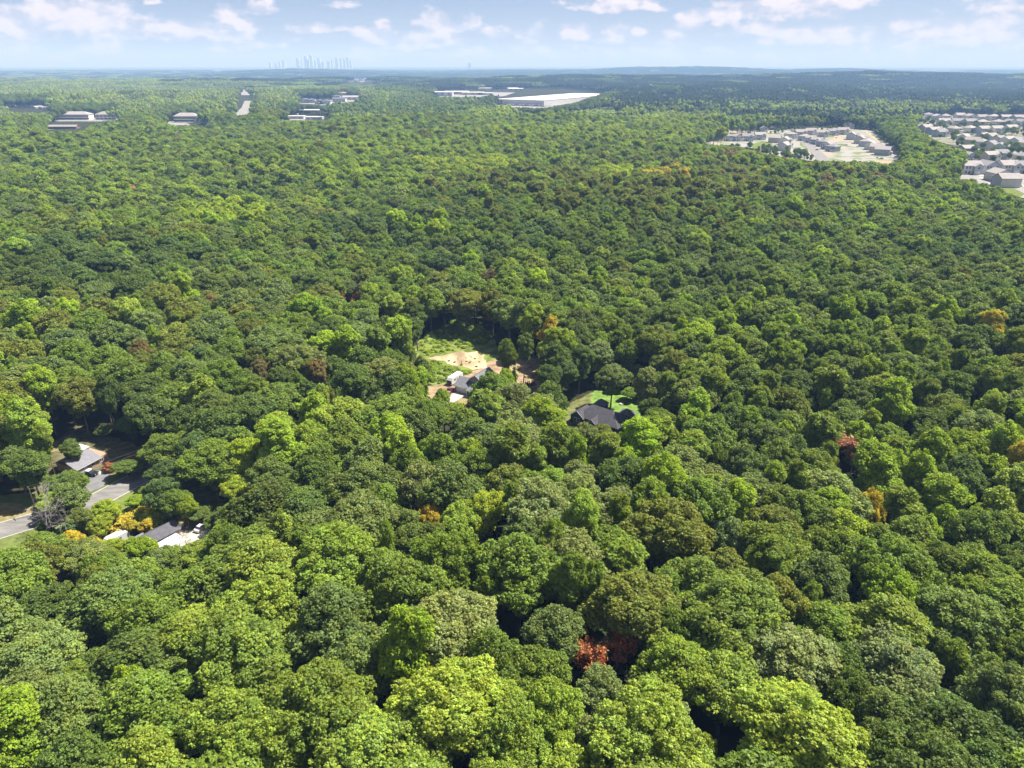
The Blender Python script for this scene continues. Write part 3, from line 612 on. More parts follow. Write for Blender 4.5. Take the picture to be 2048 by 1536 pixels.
# near stand: dart throwing, big crowns first
cand = []
n = 34000
d = np.sqrt(rng.random(n)) * 560; a = rng.uniform(-1, 1, n)
y = rng.uniform(-30, 560, n) ; x = rng.uniform(-1, 1, n) * world_margin(np.maximum(y, 0))
keep = rng.random(n) < world_margin(np.maximum(y, 0)) / world_margin(560); x, y = x[keep], y[keep]
pxs, pys = project(x, y, height(x, y) + 17)
forms = [pick_kind(px, py, rng) for px, py in zip(pxs, pys)]
sf = np.clip(rng.lognormal(-.14, .27, len(x)), .42, 1.35)
Rr = np.array([RAD[f[0]] for f in forms]) * sf
hf = np.clip(.62 + .38 * sf + rng.normal(0, .07, len(x)), .5, 1.2)
for k in range(len(x)):
    sf[k], hf[k] = lower_for_sun(x[k], y[k], sf[k], hf[k], forms[k][0])
Rr = np.array([RAD[f[0]] for f in forms]) * sf; Hh = np.array([HTS[f[0]] for f in forms]) * hf
ok = sight_ok(x, y, Rr, Hh)
order = np.argsort(-Rr * (1 + .25 * rng.random(len(x))))
cell = {}; CS = 10.0
def near_clear(x, y, R, f=.80):
    ci, cj = int(x // CS), int(y // CS)
    for i in (-2, -1, 0, 1, 2):
        for j in (-2, -1, 0, 1, 2):
            for (a, b, c) in cell.get((ci + i, cj + j), ()):
                if (a - x) ** 2 + (b - y) ** 2 < (f * (R + c)) ** 2: return False
    return True
for tr in trees: cell.setdefault((int(tr[0] // CS), int(tr[1] // CS)), []).append((tr[0], tr[1], RAD[tr[4]] * tr[2] * .8))
SPC = []
for tr in trees:
    if tr[5] in ('rust', 'salm', 'yell', 'oran', 'yelg', 'grey', 'brown') and tr[1] > 60:
        zz = float(height(tr[0], tr[1])) + HTS[tr[4]] * tr[3] * .72; a, b = project(tr[0], tr[1], zz); SPC.append((float(a), float(b), tr[1], RAD[tr[4]] * tr[2] * FPX / math.hypot(tr[0], tr[1]) * (2.6 if tr[4] == 'snag' else 1)))
SPC = np.array(SPC); cpx, cpy = project(x, y, height(x, y) + Hh * .66); crp = Rr * FPX / np.hypot(x, y)
for a, b, yy_, rs_ in SPC: ok &= ~((y < yy_) & (np.hypot(cpx - a, (cpy - b)) < crp * 1.05 + rs_ * .25))
for k in order:
    if not ok[k]: continue
    if near_clear(x[k], y[k], Rr[k], .64):
        cell.setdefault((int(x[k] // CS), int(y[k] // CS)), []).append((x[k], y[k], Rr[k]))
        trees.append([x[k], y[k], sf[k], hf[k], forms[k][0], forms[k][1], None, False])
print('near trees', len(trees))
# shares of the picture: the largest crowns in view become things
def in_view(px, py, m=0): return (px > -m) & (px < 2048 + m) & (py > -m) & (py < 1536 + m)
info = []
for k, tr in enumerate(trees):
    h0 = float(height(tr[0], tr[1])); cz = h0 + HTS[tr[4]] * tr[3] * .75
    px, py = project(tr[0], tr[1], cz); dist = math.sqrt(tr[0] ** 2 + tr[1] ** 2 + (CAM_H - cz) ** 2)
    rp = RAD[tr[4]] * tr[2] * FPX / dist; vis = in_view(float(px), float(py), rp * .4)
    info.append((float(px), float(py), rp, bool(vis), h0))
cands = [k for k in range(len(trees)) if not trees[k][7] and info[k][3]]
cands.sort(key=lambda k: -info[k][2])
nthing = 292 - sum(1 for t in trees if t[7])
things = set([k for k in range(len(trees)) if trees[k][7]] + cands[:nthing])

TREE_NAMES = {'oak': 'oak_tree', 'maple': 'maple_tree', 'pine': 'pine_tree', 'cedar': 'cedar_tree', 'shrub': 'shrub', 'snag': 'dying_tree', 'bare': 'bare_tree'}
FORM_WORDS = {'oak': 'broad-crowned oak', 'maple': 'tall leafy tree', 'pine': 'tufted pine', 'cedar': 'narrow evergreen', 'shrub': 'shrub'}
LANDMARKS = [(1217,1285,'the rust red dying tree'), (1693,893,'the salmon pink dying tree'), (975,1005,'the yellow speckled tree'), (470,940,'the yellow green street tree'),
 (1200,825,'the black roofed house'), (930,770,'the grey house'), (345,1075,'the concrete pad'), (45,855,'the light round left-edge oak'), (1740,1008,'the orange tipped tree'),
 (110,995,'the bright dome shaped tree'), (1980,655,'the golden yellow tree'), (1024,1536,'the middle of the bottom edge'), (0,1536,'the bottom left corner'), (2048,1536,'the bottom right corner'), (512,1536,'the bottom edge quarter point'), (1536,1536,'the bottom edge three-quarter point'), (0,1250,"the left edge's lower part"), (2048,1200,"the right edge's lower part")]
ORD = ['nearest', 'second nearest', 'third nearest', 'fourth nearest', 'fifth nearest', 'sixth nearest', 'seventh nearest', 'eighth nearest', 'ninth nearest', 'tenth nearest', 'eleventh nearest', 'twelfth nearest']
DIRS = ['to the right of', 'above and right of', 'straight above', 'above and left of', 'to the left of', 'below and left of', 'straight below', 'below and right of']
groups = {}
for k in things:
    tr = trees[k]
    if tr[6]: continue
    px, py = info[k][:2]; lm = min(LANDMARKS, key=lambda l: math.hypot(px - l[0], py - l[1])); dd = math.hypot(px - lm[0], py - lm[1])
    di = int(round(math.atan2(-(py - lm[1]), px - lm[0]) / (math.pi / 4))) % 8
    size = 'large ' if info[k][2] > 62 else ('small ' if info[k][2] < 30 else '')
    groups.setdefault((size + WORDS[tr[5]] + ' ' + FORM_WORDS[tr[4]], lm[2], di), []).append((dd, k))
for (desc, lm, di), ks in groups.items():
    ks.sort()
    for i, (dd, k) in enumerate(ks):
        pre = (ORD[min(i, 11)] + ' ') if len(ks) > 1 else ''
        trees[k][6] = (pre + desc) + ' ' + DIRS[di] + ' ' + lm
def dying_meshes(seed, leaf):
    segs = bare_segs(seed, 20, 6, .42); v, f = branch_tubes(segs, 3); tm = np_mesh('trunk', v, [f], [DEADWOOD], smooth=True)
    cm = None
    if leaf:
        r = np.random.default_rng(seed); tips = np.array([s[1] for s in segs if s[2] < .05]); n = 5
        p = (tips[:, None] + r.normal(0, .32, (len(tips), n, 3))).reshape(-1, 3); nn = unit(r.normal(size=p.shape)); u = unit(np.cross(nn, r.normal(size=p.shape))); w = np.cross(nn, u)
        sz = .36 * (.6 + .8 * r.random((len(p), 1))); quad = np.stack([p - u * sz, p - w * sz * .5, p + u * sz, p + w * sz * .5], 1)
        cm = np_mesh('crown', quad.reshape(-1, 3), [np.arange(len(p) * 4).reshape(-1, 4)], [LEAF], leafvar=np.column_stack([r.random(len(p)), r.random(len(p)) * .4, np.zeros(len(p))]))
    return cm, tm
SNAG = [dying_meshes(5, True), dying_meshes(6, True)]; BARES = [dying_meshes(8, False), dying_meshes(9, False)]
def lobe_jit(r): return np.array([1, 1, 1])
def tint_of(tn, r):
    c = np.array(T[tn]); g = r.lognormal(0.03, .08); return c * g * np.array([.97 + r.normal(0, .035), 1.02, .92 + r.normal(0, .08)])
for k in sorted(things):
    x_, y_, rf, hf_, form, tn, lab, sp = trees[k]; h0 = info[k][4]
    nm = TREE_NAMES[form]; cat = 'shrub' if form == 'shrub' else 'tree'
    t = root(nm, (x_, y_, h0), lab, cat, 'trees of the wood seen from the air', rng.random() * 6.28)
    if form == 'snag': cm, tm = SNAG[k % 2]; s = (rf * 1.15, rf * 1.15, hf_)
    elif form == 'bare': cm, tm = BARES[k % 2]; s = (rf * 1.1, rf * 1.1, hf_ * .9)
    else: cm, tm = NEAR[form][int(rng.integers(len(NEAR[form])))]; s = (rf, rf, hf_)
    t.scale = (s[0] * rng.uniform(.86, 1.14), s[1] * rng.uniform(.86, 1.14), s[2] * rng.uniform(.95, 1.06)); t.rotation_euler = (rng.normal(0, .045), rng.normal(0, .045), t.rotation_euler[2])
    tc_ = tint_of(tn, rng)
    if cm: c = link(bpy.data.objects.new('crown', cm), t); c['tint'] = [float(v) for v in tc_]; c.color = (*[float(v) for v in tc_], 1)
    link(bpy.data.objects.new('trunk', tm), t)

# ---- the rest of the forest: one mass
pts, idxs, scl, rot, tin = [], [], [], [], []
def add_pts(x, y, z, i, s, tint):
    pts.append(np.column_stack([x, y, z])); idxs.append(i); scl.append(s); tin.append(tint); rot.append(rng.random(len(x)) * 6.28)
rest = [k for k in range(len(trees)) if k not in things]
if rest:
    A = [trees[k] for k in rest]
    add_pts([t[0] for t in A], [t[1] for t in A], [info[k][4] for k in rest], np.array([MID[t[4]][int(rng.integers(len(MID[t[4]])))] for t in A]),
            np.array([(t[2], t[2], t[3]) for t in A]), np.array([tint_of(t[5], rng) for t in A]))
def grid_band(y0, y1, s, jit=.36):
    gx = np.arange(-.83 * y1 - 60, .83 * y1 + 60, s); gy = np.arange(y0 * .7, y1, s * .92)
    X, Y = np.meshgrid(gx, gy); X[1::2] += s / 2
    X = X + rng.uniform(-jit, jit, X.shape) * s; Y = Y + rng.uniform(-jit, jit, Y.shape) * s; X = X.ravel(); Y = Y.ravel()
    k = (Y > y0) & (np.abs(X) < world_margin(Y)) & (Y < y1); return X[k], Y[k]
x, y = grid_band(562, 1500, 8.2)
sf = np.clip(rng.lognormal(-.03, .22, len(x)), .55, 1.5); 
pxs, pys = project(x, y, height(x, y) + 17); forms = [pick_kind(a, b, rng) for a, b in zip(pxs, pys)]
Rr = np.array([RAD[f[0]] for f in forms]) * sf; Rr = Rr * np.where(np.array([f[0] for f in forms]) == 'pine', 1.15, 1)
hf = .68 + .32 * sf + rng.normal(0, .1, len(x)); Hh = np.array([HTS[f[0]] for f in forms]) * hf
ok = sight_ok(x, y, Rr, Hh)
ks = np.nonzero(ok)[0]
FARX = dict(FAR, shrub=MID['shrub'], cedar=MID['cedar'])
add_pts(x[ks], y[ks], height(x[ks], y[ks]), np.array([FARX[forms[k][0]][int(rng.integers(len(FARX[forms[k][0]])))] for k in ks]),
        np.column_stack([sf[ks] * 1.08, sf[ks] * 1.08, hf[ks]]), np.array([tint_of(forms[k][1], rng) for k in ks]))
print('far trees', len(ks))
def groves(y0, y1, s, protos, size):
    x, y = grid_band(y0, y1, s, .18); z = height(x, y); px, py = project(x, y, z + 17)
    ok = np.ones(len(x), bool)
    for P in SIGHT + BARE[-1:]:
        for (sx, sy, sz) in ((0, 0, 21), (-.45, 0, 19), (.45, 0, 19), (0, -.45, 21), (0, 0, 0), (0, .45, 0)):
            a, b = project(x + sx * size, y + sy * size, z + sz); ok &= ~inside(P, a, b)
    if size < 50:
        bx, by = x[~ok], y[~ok]; m = (by < 3300); bx, by = bx[m], by[m]
        fx = (bx[:, None] + rng.uniform(-14, 14, (len(bx), 15))).ravel(); fy = (by[:, None] + rng.uniform(-14, 14, (len(by), 15))).ravel()
        fs = np.clip(rng.lognormal(-.05, .2, len(fx)), .6, 1.4); o2 = sight_ok(fx, fy, 5.5 * fs, 20 * fs); fx, fy, fs = fx[o2], fy[o2], fs[o2]
        ff = [('oak', 'oakg') if rng.random() < .5 else ('oak', 'oakd') for _ in fx]
        add_pts(fx, fy, height(fx, fy), np.array([FAR['oak'][int(rng.integers(4))] for _ in fx]), np.column_stack([fs, fs, fs * .95]), np.array([tint_of(k[1], rng) for k in ff])); print('edge trees', len(fx))
    x, y, z, px, py = x[ok], y[ok], z[ok], px[ok], py[ok]
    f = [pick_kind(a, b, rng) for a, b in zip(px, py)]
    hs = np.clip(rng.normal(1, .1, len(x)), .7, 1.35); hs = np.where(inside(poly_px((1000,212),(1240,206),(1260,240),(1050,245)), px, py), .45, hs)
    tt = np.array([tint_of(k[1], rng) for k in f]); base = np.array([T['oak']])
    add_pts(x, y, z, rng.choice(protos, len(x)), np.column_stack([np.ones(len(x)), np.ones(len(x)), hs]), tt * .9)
    print('groves', size, len(x))
def yard_trees(poly, n, lo, hi):
    a = rng.uniform(poly[:, 0].min(), poly[:, 0].max(), n * 3); b = rng.uniform(poly[:, 1].min(), poly[:, 1].max(), n * 3); k = inside(poly, a, b)
    P_ = np.array([G(u, v) for u, v in zip(a[k], b[k])])[:n]; s = rng.uniform(lo, hi, len(P_))
    add_pts(P_[:, 0], P_[:, 1], P_[:, 2], np.array([FAR['oak'][int(rng.integers(4))] for _ in P_]), np.column_stack([s, s, s * .9]), np.array([tint_of(random.choice(('oakg', 'oakd', 'oak')), rng) for _ in P_]))
yard_trees(poly_px((1835,240),(2120,236),(2120,330),(1930,328),(1925,298),(1860,278)), 300, .35, .75)
def weeds(poly, n, lo, hi, tints):
    a = rng.uniform(poly[:, 0].min(), poly[:, 0].max(), n * 4); b = rng.uniform(poly[:, 1].min(), poly[:, 1].max(), n * 4); k = inside(poly, a, b)
    P_ = np.array([G(u, v) for u, v in zip(a[k], b[k])])[:n]; s = rng.uniform(lo, hi, len(P_)) ** 1.4
    add_pts(P_[:, 0], P_[:, 1], P_[:, 2] - .1, np.array([MID['shrub'][int(rng.integers(2))] for _ in P_]), np.column_stack([s * 1.3, s * 1.3, s * .8]), np.array([tint_of(random.choice(tints), rng) for _ in P_]))
weeds(poly_px((832,695),(852,670),(905,650),(975,672),(972,694),(925,698),(890,706),(852,714)), 260, .1, .5, ('lime', 'oakl', 'yelg', 'oak'))
weeds(poly_px((890,655),(915,640),(985,668),(960,690)), 70, .4, .9, ('lime', 'oakl', 'oak'))
weeds(poly_px((842,720),(875,725),(900,735),(945,745),(925,755),(870,770),(850,760)), 200, .1, .5, ('lime', 'oakl', 'oak'))
weeds(poly_px((865,722),(975,702),(972,742),(900,735)), 40, .08, .3, ('olive', 'oak'))
weeds(poly_px((1025,725),(1080,725),(1080,790),(1030,805)), 60, .08, .35, ('olive', 'oak', 'lime'))
weeds(poly_px((205,935),(262,912),(275,925),(235,940)), 40, .15, .4, ('rust', 'yelg', 'oak', 'yell'))
weeds(poly_px((195,1035),(310,1020),(315,1045),(205,1062)), 60, .3, .8, ('yell', 'yelg', 'oak', 'yelg'))
weeds(poly_px((180,1060),(215,1070),(222,1100),(150,1130),(130,1110)), 60, .3, .9, ('yell', 'oakg', 'yelg', 'oakg'))
yard_trees(poly_px((1380,275),(1520,262),(1640,252),(1770,262),(1700,266),(1560,270),(1440,282)), 60, .3, .6)
yard_trees(poly_px((1400,300),(1540,300),(1640,318),(1620,326),(1480,312)), 70, .3, .65)
yard_trees(poly_px((1735,262),(1760,258),(1822,318),(1812,322)), 60, .3, .6)
groves(1490, 3600, 27, P30, 30)
groves(3580, 13500, 92, P100, 100)
pts = np.vstack(pts); n = len(pts)
fm = bpy.data.meshes.new('forest'); fm.vertices.add(n); fm.vertices.foreach_set('co', pts.astype(np.float32).ravel())
for nm, ty, dat, key in (('idx', 'INT', np.concatenate(idxs), 'value'), ('rot', 'FLOAT', np.concatenate(rot), 'value'), ('scl', 'FLOAT_VECTOR', np.vstack(scl), 'vector'), ('tint', 'FLOAT_VECTOR', np.vstack(tin), 'vector')):
    at = fm.attributes.new(nm, ty, 'POINT'); at.data.foreach_set(key, np.ascontiguousarray(dat, np.int32 if ty == 'INT' else np.float32).ravel())
fm.update(); fo = link(bpy.data.objects.new('forest', fm))
tag(fo, 'unbroken mixed green forest stretching from the near woods to the horizon', kind='stuff')
ng = bpy.data.node_groups.new('forest_trees', 'GeometryNodeTree')
ng.interface.new_socket('Geometry', in_out='INPUT', socket_type='NodeSocketGeometry'); ng.interface.new_socket('Geometry', in_out='OUTPUT', socket_type='NodeSocketGeometry')
gi = ng.nodes.new('NodeGroupInput'); go = ng.nodes.new('NodeGroupOutput'); iop = ng.nodes.new('GeometryNodeInstanceOnPoints'); ci = ng.nodes.new('GeometryNodeCollectionInfo')
ci.inputs['Collection'].default_value = FC; ci.inputs['Separate Children'].default_value = True; ci.inputs['Reset Children'].default_value = True
def named(nm, ty):
    a = ng.nodes.new('GeometryNodeInputNamedAttribute'); a.data_type = ty; a.inputs['Name'].default_value = nm; return a.outputs['Attribute']
iop.inputs['Pick Instance'].default_value = True
ng.links.new(gi.outputs[0], iop.inputs['Points']); ng.links.new(ci.outputs[0], iop.inputs['Instance'])
ng.links.new(named('idx', 'INT'), iop.inputs['Instance Index']); ng.links.new(named('scl', 'FLOAT_VECTOR'), iop.inputs['Scale'])
cb = ng.nodes.new('ShaderNodeCombineXYZ'); ng.links.new(named('rot', 'FLOAT'), cb.inputs[2])
e2r = ng.nodes.new('FunctionNodeEulerToRotation'); ng.links.new(cb.outputs[0], e2r.inputs[0]); ng.links.new(e2r.outputs[0], iop.inputs['Rotation'])
ng.links.new(iop.outputs[0], go.inputs[0])
md = fo.modifiers.new('forest_trees', 'NODES'); md.node_group = ng
for k_, ms in NEAR.items():
    for cm, tm in ms: print(k_, len(cm.polygons), len(tm.polygons))
for p_ in PROTO: print(p_.name, len(p_.data.polygons), end='; ')

# ------------------------------------------------------------------ ground sheets
def sheet(name, pts, z, m, label, kind='structure', jag=0):
    P = [Vector(p[:2]).to_3d() for p in pts]
    if jag:
        Q = []
        for a, b in zip(P, P[1:] + P[:1]):
            n = max(1, int((b - a).length / (jag * 2.2))); nrm = (b - a).cross(Vector((0, 0, 1))).normalized()
            for i in range(n): Q.append(a.lerp(b, i / n) + nrm * (random.uniform(-jag, jag) if i else 0))
        P = Q
    import bmesh
    bm = bmesh.new(); vs = [bm.verts.new((p.x, p.y, z)) for p in P]; f = bm.faces.new(vs); f.normal_update()
    if f.normal.z < 0: f.normal_flip()
    bmesh.ops.triangulate(bm, faces=[f]); me = bpy.data.meshes.new(name); bm.to_mesh(me); bm.free(); me.materials.append(m)
    return tag(link(bpy.data.objects.new(name, me)), label, kind=kind)
def px(*pts): return [G(a, b) for a, b in pts]
def strip(path, w):
    L_, R_ = [], []
    for i, p in enumerate(path):
        a = Vector(path[max(0, i - 1)][:2]); b = Vector(path[min(len(path) - 1, i + 1)][:2]); d = (b - a).normalized(); n = Vector((-d.y, d.x)) * w / 2
        q = Vector(p[:2]); L_.append((*(q + n), 0)); R_.append((*(q - n), 0))
    return L_ + R_[::-1]
M_LAWN = mat('lawn_grass', (.12, .15, .045), 1, .22, .35, spec=0)
M_BRIGHT = mat('bright_lawn', (.125, .205, .045), 1, .3, .4, spec=0)
M_DRY = mat('dry_grass', (.21, .18, .085), 1, .25, .5, spec=0)
M_WEED = mat('weedy_grass', (.13, .165, .04), 1, .4, .22, spec=0)
M_CLAY = mat('orange_clay', (.40, .30, .19), 1, .45, .16, spec=0, streak=(1, .35, 1))
M_STRAW = mat('straw_dirt', (.26, .19, .12), 1, .3, .3, spec=0)
M_ASPH = mat('worn_asphalt', (.17, .165, .16), .9, .22, .5, streak=(.3, 1, 1))
M_DRIVE = mat('grey_drive', (.15, .15, .155), .9, .12, .4)
M_CONC = mat('concrete', (.36, .35, .33), .9, .12, .3)
M_PAVE = mat('pale_paving', (.215, .21, .20), .9, .1, .05)
def estate_ground():
    m = bpy.data.materials.new('estate_ground'); m.use_nodes = True; t = m.node_tree; b = t.nodes['Principled BSDF']; g = N(t, 'ShaderNodeNewGeometry')
    n = N(t, 'ShaderNodeTexNoise'); n.inputs['Scale'].default_value = .045; n.inputs['Detail'].default_value = 5; L(t, g.outputs['Position'], n.inputs['Vector'])
    n2 = N(t, 'ShaderNodeTexNoise'); n2.inputs['Scale'].default_value = .013; n2.inputs['Detail'].default_value = 3; L(t, g.outputs['Position'], n2.inputs['Vector'])
    c = mixc(t, ramp01(t, n.outputs[0], .5, .56), (.235, .225, .21), (.12, .145, .055)); c = mixc(t, ramp01(t, n2.outputs[0], .55, .65), c, (.27, .22, .15))
    L(t, c, b.inputs['Base Color']); b.inputs['Roughness'].default_value = 1; return m
M_LITTER = mat('leaf_litter', (.10, .095, .05), 1, .4, .4, spec=0)  # mottled brown leaf litter, the ground's own colour
# clearing with the grey house
sheet('meadow', px((826,700),(850,668),(905,648),(985,672),(1000,700),(990,745),(900,770),(865,775),(850,740)), .04, M_WEED, 'weedy green meadow behind the grey house', jag=1)
sheet('dirt_patch', px((853,717),(885,712),(905,706),(925,702),(935,706),(955,703),(970,710),(972,722),(973,735),(945,740),(925,733),(905,731),(890,722),(872,721)), .08, M_CLAY, 'bare orange clay behind the grey house', jag=1.3)
sheet('yard', px((845,775),(905,765),(985,720),(1090,715),(1100,800),(1000,825),(870,815)), .06, M_STRAW, 'straw coloured bare yard round the grey house', jag=.6)
sheet('grass_island', px((908,800),(922,792),(955,800),(965,812),(920,815)), .10, M_DRY, 'dry grass island beside the concrete drive')
sheet('driveway', px((903,790),(912,784),(933,789),(952,798),(950,801),(925,795),(908,805),(896,803)), .14, M_CONC, 'pale concrete drive in front of the garage')
# black roofed house
sheet('lawn', px((1180,800),(1188,782),(1210,781),(1300,792),(1310,830),(1280,860),(1200,850)), .05, M_BRIGHT, 'bright green lawn behind the black roofed house', jag=.5)
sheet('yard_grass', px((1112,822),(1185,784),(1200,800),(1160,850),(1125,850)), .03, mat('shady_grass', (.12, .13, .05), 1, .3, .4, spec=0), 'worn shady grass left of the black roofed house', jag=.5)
# street on the left
sheet('verge', px((-90,1000),(60,985),(160,1000),(190,960),(260,930),(330,900),(420,900),(450,1010),(440,1075),(300,1060),(190,1060),(60,1100),(-90,1140)), .03, M_LAWN, 'mown grass along the street', jag=.6)
sheet('dry_verge', px((-90,1010),(30,1005),(75,1020),(60,1045),(-90,1072)), .06, M_DRY, 'dry tan verge on the far side of the street')
sheet('leaf_litter', px((60,925),(150,850),(300,900),(300,940),(210,950),(150,1010),(70,1010)), .045, M_LITTER, 'brown leaf litter under the oaks', jag=.7)
sheet('side_lawn', px((95,890),(140,868),(160,878),(130,900),(100,905)), .08, M_DRY, 'dry lawn patch behind the shingled house')
sheet('side_lawn', px((250,912),(290,903),(300,912),(262,922)), .08, M_LAWN, 'small lawn patch under the dark oaks')
road_path = [G(*p) for p in ((-140,1092),(0,1062),(90,1035),(190,1003),(262,965),(330,930),(420,885))]
sheet('street', strip(road_path, 8.4), .10, M_ASPH, 'grey asphalt street crossing the left of the view')
for s in (-1, 1):
    off = []
    for i, p in enumerate(road_path):
        a = Vector(road_path[max(0, i - 1)][:2]); b = Vector(road_path[min(len(road_path) - 1, i + 1)][:2]); d = (b - a).normalized(); off.append((p[0] - d.y * s * 4.4, p[1] + d.x * s * 4.4, 0))
    k = MB(); o_ = strip(off, .35); n_ = len(off)
    for i in range(n_ - 1):
        a, b, c, d = o_[i], o_[i + 1], o_[2 * n_ - 2 - i], o_[2 * n_ - 1 - i]
        k.solid([(q[0], q[1], zz) for zz in (0, .16) for q in (a, b, c, d)], [(3, 2, 1, 0), (4, 5, 6, 7), (0, 1, 5, 4), (1, 2, 6, 5), (2, 3, 7, 6), (3, 0, 4, 7)])
    tag(k.build('kerb', M_CONC), 'low concrete kerb along the street', kind='structure')
sheet('driveway', px((163,965),(185,942),(225,940),(220,955),(205,975),(180,985)), .13, M_DRIVE, 'grey driveway of the shingled house')
sheet('path', px((196,945),(232,934),(230,938),(200,951)), .17, M_CONC, 'pale front path of the shingled house')
sheet('concrete_pad', px((325,1075),(370,1062),(425,1055),(445,1075),(400,1105),(345,1115)), .12, mat('pale_concrete', (.36, .35, .31), .9, .06, .3), 'pale concrete pad beside the white metal roof')
sheet('dry_verge', px((330,1045),(420,1025),(440,1045),(380,1060),(330,1062)), .07, M_DRY, 'dry grass above the concrete pad', jag=.4)
# far settlements
sheet('town_ground', px((1375,292),(1400,262),(1560,248),(1760,256),(1812,320),(1780,330),(1690,324),(1560,320),(1480,308),(1410,302)), .10, estate_ground(), 'pale paved ground of the new housing estate', jag=2)
sheet('grass_plot', px((1500,290),(1525,282),(1545,286),(1540,297),(1510,302)), .2, M_LAWN, 'small green plot in the new housing estate')
for k_, (a, b) in enumerate((((1600,285),(1612,291)), ((1610,292),(1625,300)), ((1622,301),(1640,308)), ((1655,272),(1668,275)), ((1668,288),(1690,291)), ((1530,268),(1560,266)))):
    sheet('grass_plot', px(a, (b[0], a[1]), b, (a[0], b[1])), .22, M_LAWN, 'little front lawn of the new housing estate')
estate_road = [G(*p) for p in ((1716,262),(1740,282),(1775,303),(1812,327))]
sheet('estate_road', strip(estate_road, 15), .30, mat('estate_asphalt', (.20, .195, .19), .9, .08, .1), 'straight road on the right edge of the new housing estate')
sheet('estate_verge', strip([(p[0] + 13, p[1], 0) for p in estate_road], 5), .26, mat('tan_verge', (.30, .25, .15), 1, .2, .1), 'tan strip beside the straight estate road')
sheet('estate_road', strip([G(*p) for p in ((1560,268),(1600,276),(1628,300),(1650,322))], 16), .30, M_ASPH, 'curving street between the rows of new houses')
sheet('town_ground', px((1835,250),(1850,232),(2140,232),(2140,330),(1930,330),(1925,295),(1860,280)), .10, mat('yard_ground', (.18, .18, .13), 1, .3, .03, spec=0), 'yards and drives of the far right housing estate', jag=2)
for a in ((1835,256,1890,262),(1905,286,1960,292),(1950,250,1990,256),(1990,300,2060,306),(1890,262,1925,266)):
    sheet('estate_road', px((a[0], a[1]), (a[2], a[1]), (a[2] + 8, a[3]), (a[0] + 8, a[3])), .3, M_PAVE, 'pale street of the far right housing estate')
sheet('town_ground', px((1912,356),(1925,342),(2140,340),(2140,405),(2050,398),(2000,378)), .10, M_PAVE, 'pale paved ground in front of the near right houses', jag=1)
sheet('grass_plot', px((1975,374),(2010,368),(2050,388),(2040,395)), .2, M_LAWN, 'grass beside the near right houses')
sheet('yard_paving', px((985,215),(1000,203),(1088,214),(1150,205),(1184,191),(1190,196),(1150,207),(1092,217)), .3, M_PAVE, 'pale paving in front of the white warehouse')
sheet('yard_paving', px((1092,212),(1140,192),(1192,191),(1150,205)), .35, mat('truck_yard', (.2, .19, .18), .9, .1, .02), 'grey truck yard right of the white warehouse')
sheet('yard_paving', px((868,196),(905,186),(1040,182),(1010,192),(950,198)), .3, M_PAVE, 'pale yards round the low business sheds')
for pts_, lab in (((105,237,250,243), 'paving round the pale apartment houses on the left'), ((330,243,418,251), 'paving round the white gabled buildings'), ((552,232,650,241), 'bright parking ground beside the flat canopy'),
                  ((594,200,722,211), 'paving round the dark roofed shops'), ((672,178,694,187), 'tan building ground in the far woods'), ((688,160,756,170), 'pale ground of the far estate in the woods'), ((0,208,98,222), 'pale ground of the far left row houses'), ((1312,183,1352,191), 'pale ground of the small far estate')):
    a, b, c, d = pts_; sheet('town_ground', px((a, b), (c, b), (c, d), (a, d)), .3, M_PAVE if 'tan' not in lab else mat('tan_ground', (.4, .28, .17), 1, .1, .02), lab, jag=3)
sheet('field', px((95,262),(98,255),(165,257),(160,264)), .3, mat('pale_field', (.26, .29, .12), 1, .1, .02), 'small pale green field at the far left')
sheet('highway', strip([G(*p) for p in ((472,236),(495,216),(500,200),(486,184),(478,176))], 34), .35, M_PAVE, 'pale highway cutting through the far left woods')

# ------------------------------------------------------------------ houses
W_GREY = mat('grey_siding', (.26, .27, .28), .8, .05, 1); W_WHITE = mat('white_trim', (.62, .62, .61), .7, .03, 1); W_TEAL = mat('dark_teal_siding', (.035, .075, .085), .8, .08, 1)
R_GREY = mat('grey_shingle', (.135, .14, .155), .95, .14, .9); R_BLACK = mat('charcoal_shingle', (.06, .058, .07), .95, .16, .9); GLASS = mat('window_glass', (.03, .04, .05), .12, .1, 1, spec=.6)
R_METAL = mat('white_metal_roof', (.62, .63, .64), .6, .04, .5); W_DARKM = mat('dark_metal', (.03, .03, .032), .5, .1, 1); BRICK = mat('tan_brick', (.32, .22, .16), .9, .1, 1)
def window(parent, x, z, y, w=1.1, h=1.3, face='front', pane=True):
    """window in the wall plane y (front/back) or x=y (left/right)"""
    f = MB(); t = .09
    def bx(m, a0, a1, z0, z1, d0, d1):
        if face in ('front', 'back'):
            s = -1 if face == 'front' else 1; m.box(a0, a1, min(y + s * d0, y + s * d1), max(y + s * d0, y + s * d1), z0, z1)
        else:
            s = -1 if face == 'left' else 1; m.box(min(y + s * d0, y + s * d1), max(y + s * d0, y + s * d1), a0, a1, z0, z1)
    bx(f, x - w / 2 - t, x - w / 2, z - t, z + h + t, 0, .10); bx(f, x + w / 2, x + w / 2 + t, z - t, z + h + t, 0, .10)
    bx(f, x - w / 2, x + w / 2, z - t, z, 0, .10); bx(f, x - w / 2, x + w / 2, z + h, z + h + t, 0, .10); bx(f, x - .03, x + .03, z, z + h, .01, .07)
    wf = f.build('window', W_WHITE, parent); g = MB(); bx(g, x - w / 2, x + w / 2, z, z + h, .002, .04); g.build('pane', GLASS, wf); return wf
def angle_of(a, b): return math.atan2(b[1] - a[1], b[0] - a[0])

